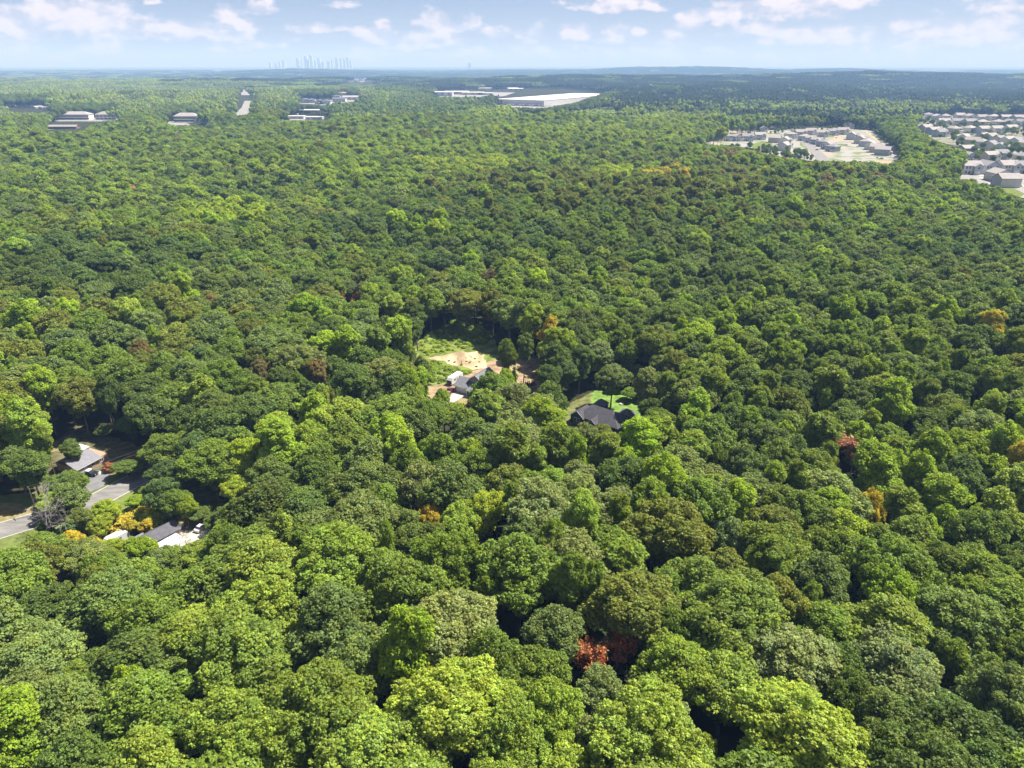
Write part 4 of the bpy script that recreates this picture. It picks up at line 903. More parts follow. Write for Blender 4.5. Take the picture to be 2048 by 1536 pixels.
# grey house with a garage, an upper wing and a porch
o0 = G(910.4, 782.9); o1 = G(931.2, 788.3)
h = root('grey_house', (o0[0], o0[1], .0), 'new grey house with garage and porch in front of the orange dirt patch', 'house', rz=angle_of(o0, o1))
MB().gable_wall(0, 6.4, 0, 8.6, 0, 2.9, 2.9).box(6.4, 20.5, 1.6, 12, 0, 2.9).build('wall', W_GREY, h)
MB().box(5.0, 10.6, 3.0, 12.5, 2.9, 5.6).prism([(5.0, 5.6), (10.6, 5.6), (7.8, 7.35)], 3.0, 12.5).build('upper_wall', W_GREY, h)
MB().gable(0, 6.4, 0, 8.6, 2.9, 4.9, .45, .16, along='x').build('roof', R_GREY, h)
MB().gable(5.0, 10.6, 3.0, 12.5, 5.6, 7.4, .45, .16).build('upper_roof', R_GREY, h)
MB().hip(6.6, 20.5, 1.6, 12, 2.95, 5.2, .45).build('roof', R_GREY, h)
MB().prism([(-2.0, 2.75), (1.7, 3.5), (1.7, 3.66), (-2.0, 2.91)], 6.5, 13.6, axis='x').build('porch_roof', R_GREY, h)
f_ = MB()
f_.box(-.5, 6.9, -.52, -.47, 2.52, 2.78).box(6.5, 13.6, -2.05, -2.01, 2.6, 2.92)
for sg in (-1, 1): f_.prism([(7.8, 7.36), (7.8 + sg * 3.25, 5.28), (7.8 + sg * 3.25, 5.5), (7.8, 7.58)][::sg], 2.50, 2.54)
f_.build('fascia', W_WHITE, h)
for x_ in (6.7, 10.0, 13.3): MB().box(x_ - .12, x_ + .12, -1.9, -1.66, 0, 2.7).build('porch_post', W_WHITE, h)
MB().box(6.4, 13.6, -2.0, 1.6, 0, .18).build('porch_floor', M_CONC, h)
dr = MB().box(.8, 5.7, -.06, 0, 0, 2.3).build('garage_door', mat('garage_door_white', (.62, .64, .65), .6, .03, 1), h)
for z_ in (.56, 1.13, 1.7): MB().box(.85, 5.65, -.075, -.06, z_, z_ + .03).build('panel_joint', W_GREY, dr)
MB().box(.66, .8, -.1, 0, 0, 2.45).box(5.7, 5.84, -.1, 0, 0, 2.45).box(.8, 5.7, -.1, 0, 2.31, 2.45).build('garage_frame', W_WHITE, h)
for x_ in (7.3, 8.5): window(h, x_, 3.9, 3.0, .9, 1.2)
window(h, 11.8, .9, 1.6); MB().box(8.6, 9.6, 1.52, 1.6, .18, 2.3).build('door', mat('dark_door', (.08, .05, .04), .5), h)
MB().box(16, 17, 6.5, 7.3, 4.4, 6.2).build('chimney', W_GREY, h)
# black roofed house
a0 = G(1141.5, 828, 3); a1 = G(1167, 836.5, 3)
h = root('black_roofed_house', (a0[0], a0[1], 0), 'dark teal house under a charcoal roof with white gable trim beside the bright lawn', 'house', rz=angle_of(a0, a1))
MB().box(1.2, 18.6, 1.2, 11, 0, 2.9).build('wall', W_TEAL, h); MB().gable_wall(0, 5.4, 0, 4.5, 0, 2.9, 4.9).build('gable_wall', W_TEAL, h)
MB().hip(1.2, 18.8, .8, 11, 2.95, 6.3, .5).build('roof', R_BLACK, h)
MB().gable(0, 5.4, 0, 6.4, 2.9, 5.0, .4, .16).build('wing_roof', R_BLACK, h)
MB().gable(8.0, 11.2, -1.4, 5.0, 2.9, 4.4, .3, .15).build('porch_roof', R_BLACK, h); MB().prism([(8.0, 2.9), (11.2, 2.9), (9.6, 4.35)], -1.3, 1.2).build('porch_gable', W_GREY, h)
for (c, hw, e, zr, yy) in ((2.7, 3.1, 2.6, 5.0, -.44), (9.6, 1.9, 2.6, 4.4, -1.74)):
    for sg in (-1, 1): MB().prism([(c, zr - .08), (c + sg * hw, e - .08), (c + sg * hw, e + .16), (c, zr + .16)][::sg], yy, yy + .05).build('rake_trim', W_WHITE, h)
for x_ in (8.1, 11.1): MB().box(x_ - .1, x_ + .1, -1.3, -1.1, 0, 2.85).build('porch_post', W_WHITE, h)
for x_ in (2.0, 3.3): window(h, x_, .8, 0, 1.0, 1.5)
window(h, 6.6, .9, 1.2, 1.0, 1.4); window(h, 13.5, .9, 1.2, 1.4, 1.4); MB().box(9.1, 10.1, 1.12, 1.2, .1, 2.2).build('door', W_WHITE, h)
for (p, rr_, lab) in (((1202.5, 806), 2.3, 'small gazebo with a grey pyramid roof at the left end of the bright lawn'), ((1253, 826), 2.7, 'larger gazebo with a grey pyramid roof at the right end of the black roof')):
    q_ = G(p[0], p[1], 2.6); g = root('gazebo', (q_[0], q_[1], 0), lab, 'gazebo', 'gazebos behind the black roofed house', angle_of(a0, a1) + .1)
    MB().solid([(-rr_, -rr_, 2.5), (rr_, -rr_, 2.5), (rr_, rr_, 2.5), (-rr_, rr_, 2.5), (0, 0, 4.5)], [(0, 1, 4), (1, 2, 4), (2, 3, 4), (3, 0, 4), (3, 2, 1, 0)]).build('roof', mat('gazebo_shingle', (.12, .115, .14), .9, .1, 1), g)
    for sx in (-1, 1):
        for sy in (-1, 1): MB().box(sx * rr_ * .85 - .1, sx * rr_ * .85 + .1, sy * rr_ * .85 - .1, sy * rr_ * .85 + .1, 0, 2.55).build('post', W_DARKM, g)
    MB().box(-rr_ * .8, rr_ * .8, rr_ * .72, rr_ * .8, 0, 2.3).build('back_wall', W_DARKM, g)
fp = G(1243, 809); fpt = root('fire_pit', (fp[0], fp[1], .05), 'tiny pale round pit on the bright lawn', 'fire pit')
MB().cyl((0, 0, 0), (0, 0, .4), .9, .85, 14).build('ring', M_CONC, fpt); MB().cyl((0, 0, .38), (0, 0, .44), .6, .6, 12).build('ash_bed', mat('ash', (.5, .5, .46), 1), fpt)

# shingled house on the left, roof in two colours
b0 = G(155, 939, 2.8); b1 = G(189.5, 921, 2.8)
h = root('shingled_house', (b0[0], b0[1], 0), 'house with grey shingles and a white metal roof end above the driveway', 'house', rz=angle_of(b0, b1))
MB().box(0, 11, .6, 10, 0, 2.8).build('wall', BRICK, h)
MB().gable(-.2, 8.0, .3, 10, 2.8, 4.6, .4, .16, along='x').build('roof', mat('light_grey_shingle', (.17, .17, .19), .95, .1, 1), h)
Mi = (Matrix.Translation(h.location) @ Matrix.Rotation(h.rotation_euler[2], 4, 'Z')).inverted()
wc = [Mi @ Vector(G(*c_)) for c_ in ((139, 899, 3.0), (160, 887.5, 3.5), (179, 893, 3.5), (147, 910, 3.0))]
wp = [tuple(v) for v in wc]; lo_ = [(v[0], v[1], v[2] - .14) for v in wp]
MB().solid(lo_ + wp, [(0, 1, 2, 3), (7, 6, 5, 4), (0, 4, 5, 1), (1, 5, 6, 2), (2, 6, 7, 3), (3, 7, 4, 0)]).build('metal_roof', R_METAL, h)
cn = sum(wc, Vector()) / 4; iw = [tuple(v.lerp(cn, .08)) for v in wc]
MB().solid([(v[0], v[1], 0) for v in iw] + [(v[0], v[1], v[2] - .15) for v in iw], [(0, 1, 2, 3), (7, 6, 5, 4), (0, 4, 5, 1), (1, 5, 6, 2), (2, 6, 7, 3), (3, 7, 4, 0)]).build('addition_wall', W_GREY, h)
for i in range(7):
    f = (i + .5) / 7; a_, b_ = wc[0].lerp(wc[3], f), wc[1].lerp(wc[2], f); MB().cyl(a_ + Vector((0, 0, .03)), b_ + Vector((0, 0, .03)), .035, .035, 4).build('roof_seam', W_WHITE, h)
MB().box(2.5, 3.4, .52, .6, .1, 2.2).build('door', W_WHITE, h); window(h, 5.5, 1.0, .6); window(h, 8.5, 1.0, .6)
MB().box(-.6, 8.4, -.12, -.08, 2.5, 2.72).build('gutter', W_WHITE, h)

# ---- vehicles
def wheel(parent, x, y, r=.35, w=.24, n=12):
    t = MB().cyl((x, y - w / 2, r), (x, y + w / 2, r), r, r, n).build('wheel', mat('rubber', (.02, .02, .02), .9), parent)
    MB().cyl((x, y - w / 2 - .012, r), (x, y + w / 2 + .012, r), r * .55, r * .55, 8).build('rim', mat('rim_metal', (.45, .45, .46), .4, .05, 1, metal=.7), t); return t
def car(name, loc, rz, paint, label, group=None, pickup=False, cover=None):
    t = root(name, loc, label, 'pickup' if pickup else 'car', group, rz)
    if not pickup:
        MB().prism([(-2.2, .3), (2.2, .3), (2.25, .75), (1.3, .95), (-1.9, 1.0), (-2.25, .8)], -.88, .88).build('body', paint, t)
        MB().prism([(-1.75, 1.0), (1.15, .96), (.45, 1.45), (-1.2, 1.48)], -.78, .78).build('cabin', GLASS, t)
        MB().prism([(-1.2, 1.485), (.45, 1.455), (.38, 1.5), (-1.1, 1.53)], -.72, .72).build('roof', paint, t); fx, rx = 1.4, -1.4
    else:
        MB().prism([(-2.8, .45), (2.7, .45), (2.75, 1.0), (1.5, 1.12), (-2.8, 1.12)], -.97, .97).build('body', paint, t)
        MB().prism([(-.7, 1.12), (1.35, 1.12), (.7, 1.75), (-.55, 1.78)], -.86, .86).build('cabin', GLASS, t)
        MB().prism([(-.6, 1.782), (.7, 1.752), (.6, 1.83), (-.55, 1.85)], -.82, .82).build('roof', cover or paint, t)
        MB().box(-2.72, -.75, -.9, .9, 1.125, 1.2).build('bed_cover', mat('bed_cover_grey', (.16, .16, .17), .7), t); fx, rx = 1.75, -1.8
    for x_ in (fx, rx):
        for s in (-1, 1): wheel(t, x_, s * .85, .36)
    for s in (-1, 1):
        MB().box((2.2 if not pickup else 2.7), (2.28 if not pickup else 2.78), s * .62 - .14, s * .62 + .14, .66, .8).build('headlight', W_WHITE, t)
        MB().box((-2.29 if not pickup else -2.84), (-2.2 if not pickup else -2.79), s * .66 - .12, s * .66 + .12, .7, .9).build('tail_light', mat('red_lens', (.3, .01, .01), .3), t)
    return t
P_RED = mat('maroon_paint', (.10, .012, .014), .3, .05, 1, spec=.5); P_BLACK = mat('black_paint', (.015, .015, .017), .3, .05, 1, spec=.5); P_WHITE = mat('white_paint', (.6, .6, .6), .4, .03, 1, spec=.5); P_SILV = mat('silver_paint', (.4, .41, .43), .35, .03, 1, metal=.3)
hr = angle_of(o0, o1)
p_ = G(899, 786); car('parked_pickup', (p_[0], p_[1], .14), hr + math.pi / 2 + .25, P_RED, 'dark maroon pickup parked left of the garage drive', pickup=True)
p_ = G(178, 946, .8); car('parked_pickup', (p_[0], p_[1], .13), angle_of(b0, b1) - math.pi / 2 + .25, P_BLACK, 'black pickup with a pale cab roof on the shingled house driveway', pickup=True, cover=P_WHITE)
p_ = G(405, 1058); car('parked_car', (p_[0], p_[1], .07), angle_of(b0, b1), P_WHITE, 'small white car at the upper edge of the concrete pad')
p_ = G(938, 790); car('parked_car', (p_[0] + 2.5, p_[1] - .2, .1), hr + 1.4, P_BLACK, 'black car half hidden in front of the grey porch')
# camper trailer beside the garage
ra = G(898, 772); rb = G(922, 757)
t = root('camper_trailer', ((ra[0] + rb[0]) / 2, (ra[1] + rb[1]) / 2, .06), 'white camper trailer parked along the left side of the grey house', 'camper', rz=angle_of(ra, rb))
MB().prism([(-4.0, .6), (4.0, .6), (4.0, 3.0), (3.7, 3.25), (-3.4, 3.25), (-4.2, 2.3)], -1.25, 1.25).build('body', P_WHITE, t)
MB().prism([(-4.22, 1.2), (-4.02, .8), (-4.0, 1.0), (-4.22, 2.25)][::-1], -1.1, 1.1).build('front_panel', W_DARKM, t)
MB().box(-.6, .3, -.4, .4, 3.25, 3.55).build('air_conditioner', W_WHITE, t); MB().box(1.9, 2.4, -.25, .25, 3.25, 3.38).build('roof_vent', W_GREY, t)
for x_ in (-2.3, 1.0): MB().box(x_, x_ + 1.1, -1.28, -1.25, 1.7, 2.4).build('window', GLASS, t)
MB().box(-.6, .1, -1.28, -1.25, .7, 2.6).build('door', W_GREY, t)
for x_ in (.3, 1.2):
    for s in (-1, 1): wheel(t, x_, s * 1.1, .38)
MB().cyl((-5.2, 0, .6), (-4.0, 0, .7), .07, .07, 6).build('hitch', W_DARKM, t)

# yard things lower left
sA = G(1, 1); ang = angle_of(G(215, 1085), G(252, 1066))
q_ = G(231, 1070, 2.6); t = root('camper_trailer', (q_[0], q_[1], 0), 'white roofed camper among the yellow bushes at lower left', 'camper', rz=ang)
MB().prism([(-3.0, .6), (3.0, .6), (3.1, 2.3), (2.7, 2.75), (-2.6, 2.75), (-3.1, 2.2)], -1.25, 1.25).build('body', P_WHITE, t)
for (x_, y_) in ((-1.5, .3), (.2, -.4), (1.6, .35)): MB().box(x_, x_ + .55, y_, y_ + .5, 2.75, 2.9).build('roof_vent', W_GREY, t)
for s in (-1, 1):
    for x_ in (-.5, .5): wheel(t, x_, s * 1.1, .36)
MB().box(-.5, .8, -1.28, -1.25, 1.5, 2.1).build('window', GLASS, t)
q_ = G(318, 1062, 3); t = root('shed', (q_[0], q_[1], 0), 'dark shingled shed behind the white metal roof at lower left', 'shed', rz=ang)
MB().gable_wall(-4.2, 4.2, -2.6, 2.6, 0, 2.5, 3.9, along='x').build('wall', BRICK, t); MB().gable(-4.2, 4.2, -2.6, 2.6, 2.5, 3.9, .4, .14, along='x').build('roof', mat('dark_shingle', (.09, .09, .105), .95, .15, 1), t)
MB().box(-.6, .6, -2.66, -2.6, 0, 2.1).build('door', W_WHITE, t)
q_ = G(341, 1085, 2.6); t = root('carport', (q_[0], q_[1], 0), 'open carport with a bright white metal roof beside the concrete pad', 'carport', rz=ang)
MB().prism([(-2.3, 2.5), (2.3, 2.75), (2.3, 2.85), (-2.3, 2.6)], -3.1, 3.1, axis='x').build('roof', R_METAL, t)
for x_ in (-2.9, 0, 2.9):
    for y_ in (-2.1, 2.1): MB().box(x_ - .06, x_ + .06, y_ - .06, y_ + .06, 0, 2.5 + (.22 if y_ > 0 else 0)).build('post', W_GREY, t)
for i in range(9): MB().prism([(-2.3, 2.602), (2.3, 2.852), (2.3, 2.89), (-2.3, 2.64)], -3.0 + i * .74, -2.95 + i * .74, axis='x').build('roof_rib', W_WHITE, t)
q_ = G(276, 1074, 2.2); t = root('shed', (q_[0], q_[1], 0), 'tiny grey shed between the white camper and the dark shed', 'shed', rz=ang)
MB().gable_wall(-1.3, 1.3, -1.1, 1.1, 0, 2.0, 2.7, along='x').build('wall', W_GREY, t); MB().gable(-1.3, 1.3, -1.1, 1.1, 2.0, 2.7, .2, .1, along='x').build('roof', R_GREY, t)
q_ = G(432, 1072, 1); t = root('boat_trailer', (q_[0], q_[1], 0.12), 'small white boat on a trailer at the right end of the concrete pad', 'boat', rz=ang + .3)
MB().solid([(-2.2, -.8, 1.1), (1.2, -.85, 1.15), (2.6, 0, 1.3), (1.2, .85, 1.15), (-2.2, .8, 1.1), (-2.1, -.4, .55), (1.3, -.2, .6), (1.3, .2, .6), (-2.1, .4, .55)], [(0, 1, 2, 3, 4)[::-1][::-1], (5, 6, 1, 0), (6, 2, 1), (6, 7, 2), (7, 3, 2), (7, 8, 4, 3), (8, 5, 0, 4), (8, 7, 6, 5)]).build('hull', P_WHITE, t)
MB().box(-.3, .5, -.45, .45, 1.16, 1.75).build('console', W_GREY, t)
for s in (-1, 1): wheel(t, -.4, s * .9, .3)
# utility wires over the street: two poles in the trees carry them
pa, pb = G(75, 1030), G(395, 905)
for i, (p_, lab) in enumerate(((pa, 'wooden utility pole behind the grey bare tree'), (pb, 'wooden utility pole under the dark oaks right of the street'))):
    t = root('utility_pole', p_, lab, 'utility pole', 'utility poles along the street', angle_of(pa, pb)); MB().cyl((0, 0, -.5), (0, 0, 9.6), .15, .1, 8).build('shaft', BARK, t); MB().box(-.07, .07, -1.1, 1.1, 9.0, 9.15).build('crossarm', BARK, t)
dv = Vector(pb) - Vector(pa); nv_ = Vector((-dv.y, dv.x, 0)).normalized()
for s, lab in ((-1, 'utility wire over the street, the one nearer the shingled house'), (1, 'utility wire over the street, the one nearer the yellow bushes')):
    w_ = MB(); P_ = [Vector(pa).lerp(Vector(pb), k / 12) + nv_ * (-s * 1.0) + Vector((0, 0, 9.2 - 1.3 * (1 - (2 * k / 12 - 1) ** 2))) for k in range(13)]
    for a, b in zip(P_, P_[1:]): w_.cyl(a, b, .016, .016, 4)
    tag(w_.build('utility_wire', mat('wire_grey', (.25, .25, .26), .6)), lab, 'wire', 'wires over the street')
# young conifers in a row behind the grey house
for i in range(9):
    f = i / 8; q_ = G(1034 + 34 * f, 779.5 - 10 * f); nmz = ['leftmost', 'second from the left', 'third from the left', 'fourth from the left', 'middle one', 'fourth from the right', 'third from the right', 'second from the right', 'rightmost'][i]
    t = root('young_conifer', q_, nmz + ' in the row of dark young conifers right of the grey house', 'young conifer', 'row of young conifers beside the grey house')
    m_ = MB(); hgt = random.uniform(1.9, 2.6)
    for j in range(4): m_.cyl((0, 0, .2 + j * hgt * .22), (random.uniform(-.05, .05), 0, .2 + (j + 1.5) * hgt * .24), .55 - j * .1, .05, 7)
    m_.build('foliage', mat('conifer_dark', (.02, .035, .018), .9, .3, 3), t); MB().cyl((0, 0, 0), (0, 0, .4), .06, .05, 5).build('stem', BARK, t)
# fallen pale trunk and brush in the dark hollow
q_ = G(905, 962, 2); sv, sf_ = branch_tubes([((0, 0, 0), (5, 1.2, 2.2), .16, .12), ((5, 1.2, 2.2), (8.5, 1.0, 5.5), .12, .05), ((5, 1.2, 2.2), (8.2, 2.8, 3.4), .08, .03), ((3, .7, 1.4), (5.8, -1.6, 3.8), .08, .03), ((6.6, 1.1, 3.8), (8.6, -.8, 4.4), .06, .02)])
o_ = link(bpy.data.objects.new('fallen_tree', np_mesh('fallen_tree', sv, [sf_], [DEADWOOD]))); o_.location = (q_[0] - 2, q_[1], .2); tag(o_, 'pale fallen dead trunk leaning in the dark hollow of the woods', 'fallen tree')

# ------------------------------------------------------------------ estate houses: one builder, copies with their own labels
RB = [mat('taupe_shingle', (.25, .23, .22), .95, .06, .3), mat('warm_grey_shingle', (.29, .27, .265), .95, .06, .3), mat('cool_grey_shingle', (.20, .20, .215), .95, .06, .3)]
WB = [mat('pale_siding', (.58, .57, .54), .8, .04, .5), mat('blue_grey_siding', (.38, .42, .45), .8, .04, .5), mat('beige_siding', (.48, .44, .38), .8, .04, .5)]
def estate_house(kind, wi, ri):
    t = bpy.data.objects.new('estate_house', None); link(t)
    W, Wd = WB[wi], WB[(wi + 1) % 3]
    if kind == 0:      # two storeys, ridge across, front gable
        MB().box(-6, 6, -4.5, 4.5, 0, 5.8).prism([(-4.5, 5.8), (4.5, 5.8), (0, 8.3)], -6, 6, axis='x').build('wall', W, t)
        MB().gable(-6, 6, -4.5, 4.5, 5.8, 8.4, .45, .2, along='x').build('roof', RB[ri], t)
        MB().gable_wall(.2, 5.4, -6.3, -4.5, 0, 5.5, 7.0).build('garage_wing', Wd, t); MB().gable(.2, 5.4, -6.3, -1.5, 5.5, 7.1, .35, .18).build('wing_roof', RB[ri], t); gy = -6.3
    elif kind == 1:    # hip roof
        MB().box(-5.5, 5.5, -5, 5, 0, 5.6).build('wall', W, t); MB().hip(-5.5, 5.5, -5, 5, 5.65, 8.2, .5).build('roof', RB[ri], t)
        MB().box(.4, 5.2, -6.6, -5, 0, 3.0).build('garage_wing', Wd, t); MB().prism([(-7.1, 3.0), (-4.98, 3.8), (-4.98, 3.95), (-7.1, 3.15)], .1, 5.5, axis='x').build('wing_roof', RB[ri], t); gy = -6.6
    else:              # front-facing gable
        MB().gable_wall(-4.6, 4.6, -6, 6, 0, 5.7, 8.2).build('wall', W, t); MB().gable(-4.6, 4.6, -6, 6, 5.7, 8.3, .45, .2).build('roof', RB[ri], t)
        MB().box(-.2, 4.4, -7.4, -6, 0, 2.9).build('garage_wing', Wd, t); MB().prism([(-7.8, 2.9), (-5.98, 3.7), (-5.98, 3.85), (-7.8, 3.05)], -.5, 4.7, axis='x').build('wing_roof', RB[ri], t); gy = -7.4
    MB().box(.8, 4.2, gy - .06, gy, 0, 2.3).build('garage_door', W_WHITE, t)
    fy = {0: -4.5, 1: -5, 2: -6}[kind]
    for x_ in (-3.9, -1.9):
        for z_ in (.9, 3.7):
            if not (z_ < 1 and x_ > -3): window(t, x_, z_, fy, 1.1, 1.5)
    if kind: window(t, 2.6, 4.0, fy, 1.3, 1.3)
    else: window(t, 2.8, 3.7, -6.3, 1.5, 1.3)
    MB().box(-2.2, -1.3, fy - .07, fy, .1, 2.2).build('door', W_DARKM, t)
    return t
EP = {}
NUM = ['first', 'second', 'third', 'fourth', 'fifth', 'sixth', 'seventh', 'eighth', 'ninth', 'tenth', 'eleventh', 'twelfth', 'thirteenth']
WN = ['pale', 'bluish', 'beige']
def place_estate(rows):
    rows = [(a, b, c, d * (1.18 if b == B_ else 1.0), e) for a, b, c, d, e in rows]
    for (desc, grp, facing, sc, pts_) in rows:
        for i, p_ in enumerate(pts_):
            kind, wi, ri = random.choice((0, 0, 1, 2)), random.choice((0, 0, 1, 2)), random.choice((0, 1, 1, 2))
            key = (kind, wi, ri)
            if key in EP: t = copy_tree(EP[key])
            else: t = EP[key] = estate_house(*key)
            q_ = G(p_[0], p_[1]); t.location = (q_[0], q_[1], .05); t.rotation_euler = (0, 0, facing + random.uniform(-.12, .12)); sc *= 1.0; k_ = sc * 1.38; t.scale = (k_ * random.uniform(.94, 1.06), k_ * random.uniform(.94, 1.04), k_ * random.uniform(.86, .95))
            if grp == B_:
                c_, s_2 = math.cos(facing), math.sin(facing); u_ = lambda a, b: (q_[0] + (a * c_ - b * s_2) * k_, q_[1] + (a * s_2 + b * c_) * k_)
                sheet('driveway', [u_(.6, -6), u_(4.4, -6), u_(4.4, -13), u_(.6, -13)], .25, M_CONC, 'short pale drive in front of a house of the far right estate')
            tag(t, '%s %s house from the left %s' % (NUM[i], WN[wi], desc), 'house', grp)
A_ = 'houses of the new estate'; B_ = 'houses of the far right estate'
c7 = lambda x, y: (1350 + x / 4.096, 230 + y / 4.096)
c8 = lambda x, y: (1750 + x / 6.873, 200 + y / 6.873)
place_estate([
 ('in the front left row of the new estate', A_, -.05, 1.12, [c7(*p) for p in ((150,212),(235,212),(330,212),(430,210),(510,212),(590,212),(690,200))]),
 ('among the pines behind the new estate', A_, .1, 1.1, [c7(*p) for p in ((205,135),(300,125),(390,140),(495,125),(605,125),(715,140),(835,55),(930,80))]),
 ('in the back row of the new estate', A_, 0, 1.12, [c7(*p) for p in ((945,190),(1020,175),(1105,165),(1195,178),(1285,165),(1370,158))]),
 ('in the middle left cluster of the new estate', A_, .9, 1.12, [c7(*p) for p in ((815,225),(895,240),(890,290))]),
 ('in the slanting row left of the inner yard', A_, -.95, 1.05, [c7(*p) for p in ((1060,210),(1115,225),(1165,240),(1210,258),(1250,277),(1290,298))]),
 ('in the slanting row beside the straight estate road', A_, .95, 1.15, [c7(*p) for p in ((1440,200),(1510,232),(1560,258),(1605,282),(1650,305),(1695,328))]),
 ('behind the tall pines between the two estates', A_, 0, 1.1, [c7(*p) for p in ((1065,70),(1230,65),(1420,110),(1900,40))]),
 ('in the back row of the far right estate', B_, 0, 1.1, [c8(*p) for p in ((590,250),(720,250),(850,275),(960,275),(1150,265),(1300,275),(1450,290),(1620,280),(1780,285),(1950,290),(2080,300))]),
 ('in the second row of the far right estate', B_, 0, 1.15, [c8(*p) for p in ((930,350),(1115,350),(1290,355),(1465,360),(1680,360),(1840,365),(2000,360))]),
 ('in the third row of the far right estate', B_, .3, 1.1, [c8(*p) for p in ((690,440),(790,475),(890,505),(1080,460),(1290,450),(1470,460),(1650,455),(1850,440))]),
 ('in the slanting row of the far right estate', B_, .75, 1.1, [c8(*p) for p in ((1210,590),(1330,625),(1450,655),(1570,690),(1700,720))]),
 ('in the curved row of the far right estate', B_, .5, 1.1, [c8(*p) for p in ((1470,560),(1570,575),(1690,610),(1810,625),(1930,640),(2050,670))]),
 ('by the tall dark conifers of the far right estate', B_, .2, 1.0, [c8(*p) for p in ((1240,740),(1245,840),(1560,830),(1700,810),(2010,850))]),
 ('in the nearest row at the right edge', B_, .02, 1.12, [c8(*p) for p in ((1270,1010),(1520,1000),(1790,1000),(1995,1000),(2200,1000))]),
 ('with its back to us at the right edge', B_, math.pi, 1.1, [c8(*p) for p in ((1680,1110),(1790,1190))]),
])
# cars in the estates
CP = {}
for i, (p_, pn, place) in enumerate([(c7(870,200),'white','at the top end of the curving estate street'),(c7(1000,215),'silver','on the curving street beside the slanting row'),(c7(1160,290),'black','at the lower end of the slanting row'),(c7(1320,190),'white','in the inner yard behind the back row'),
   (c7(1400,250),'silver','in the middle of the inner yard'),(c7(1660,355),'white','below the row beside the straight estate road'),(c7(1690,362),'black','at the bottom of the row beside the straight road'),(c8(1850,1065),'silver','in front of the nearest right edge houses'),
   (c8(1900,1085),'black','second in front of the nearest right edge houses'),(c8(1960,1090),'black','third in front of the nearest right edge houses'),(c8(1945,1190),'black','on the pale paving at the right edge'),(c8(2020,1195),'white','on the pale paving cut by the right edge'),(c8(1990,560),'white','on the street of the curved row')]):
    q_ = G(*p_); pt = {'white': P_WHITE, 'silver': P_SILV, 'black': P_BLACK}[pn]
    if pn in CP: t = copy_tree(CP[pn]); t.location = (q_[0], q_[1], .32)
    else: t = CP[pn] = car('parked_car', (q_[0], q_[1], .32), 0, pt, '')
    t.rotation_euler = (0, 0, random.uniform(0, 3.1)); t.scale = (1.1,) * 3; tag(t, 'tiny %s car parked %s' % (pn, place), 'car', 'cars parked in the far estates')
# young street trees beside the straight estate road
YT, TT = NEAR['shrub'][0]
for i in range(11):
    f = i / 10; q_ = G(1722 + 88 * f, 259 + 58 * f); lab = NUM[i] + ' young tree from the far end of the straight estate road'
    t = root('street_tree', (q_[0] + 20, q_[1], .1), lab, 'tree', 'young trees beside the straight estate road'); t.scale = (1.15, 1.15, 1.25)
    c = link(bpy.data.objects.new('crown', YT), t); c['tint'] = list(T['oakd']); link(bpy.data.objects.new('trunk', TT), t)

# ------------------------------------------------------------------ far buildings
W_FAR = mat('far_white_wall', (.5, .5, .49), .8, .03, .05); W_TAN = mat('far_tan_wall', (.5, .42, .34), .8, .03, .05)
# white warehouse
w0, w1, w2 = Vector(G(993, 210)), Vector(G(1088, 213)), Vector(G(1150, 198))
wl = (w1 - w0).length; t = root('warehouse', (w0.x, w0.y, 0), 'huge flat white warehouse in the middle distance', 'warehouse', rz=angle_of(w0, w1)); dp = 560
MB().box(0, wl, 0, dp, 0, 17).build('wall', W_FAR, t); MB().box(-.5, wl + .5, -.5, dp + .5, 17, 17.8).build('roof', mat('white_membrane', (.60, .585, .58), .8, .12, .012, streak=(1, .15, 1)), t)
for x_ in (4, 14):
    for z_ in (3, 9.5): MB().box(x_, x_ + 7.5, -.4, 0, z_, z_ + 4).build('window', GLASS, t)
for i in range(22): MB().box(32 + i * (wl - 38) / 22, 32 + i * (wl - 38) / 22 + 2.6, -.3, 0, 0, 4).build('dock_door', W_GREY, t)
for i in range(10): MB().box(30 + (i % 5) * 28, 33 + (i % 5) * 28, 90 + (i // 5) * 260, 95 + (i // 5) * 260, 17.8, 19.4).build('roof_unit', W_GREY, t)
MB().box(30, wl - 4, -.35, -.02, 7.2, 8.2).build('wall_stripe', W_GREY, t)
for i in range(7):
    q_ = G(1150 + i * 2.6, 190.5); t = root('truck_trailer', (q_[0], q_[1], .35), NUM[i] + ' from the left of the white trailers parked right of the warehouse', 'trailer', 'trailers parked right of the warehouse')
    MB().box(-1.6, 1.6, -8, 8, 1.2, 5).build('box', P_WHITE, t); MB().box(-1.5, 1.5, -7.6, -4, .3, 1.19).build('wheels', W_DARKM, t)
for i in range(12):
    f = (i + .5) / 12; q_ = w0.lerp(w1, .18 + .8 * f); t = root('parked_truck', (q_[0] + 3, q_[1] - 14 - (i % 3) * 3, .35), NUM[i] + ' from the left of the trucks along the front of the warehouse', 'truck', 'trucks along the front of the warehouse'); t.rotation_euler = (0, 0, .15 * (i % 3))
    MB().box(-1.5, 1.5, -6, 5, 1.2, 4.6).build('box', P_WHITE if i % 3 else W_GREY, t); MB().prism([(-1.4, .6), (1.4, .6), (1.4, 3.4), (-1.4, 3.4)], -9, -6.3).build('cab', (P_BLACK, P_SILV, P_RED)[i % 3], t); MB().box(-1.45, 1.45, -8.4, -7.4, 0, .9).box(-1.45, 1.45, 2, 4, 0, 1.15).build('wheels', W_DARKM, t)
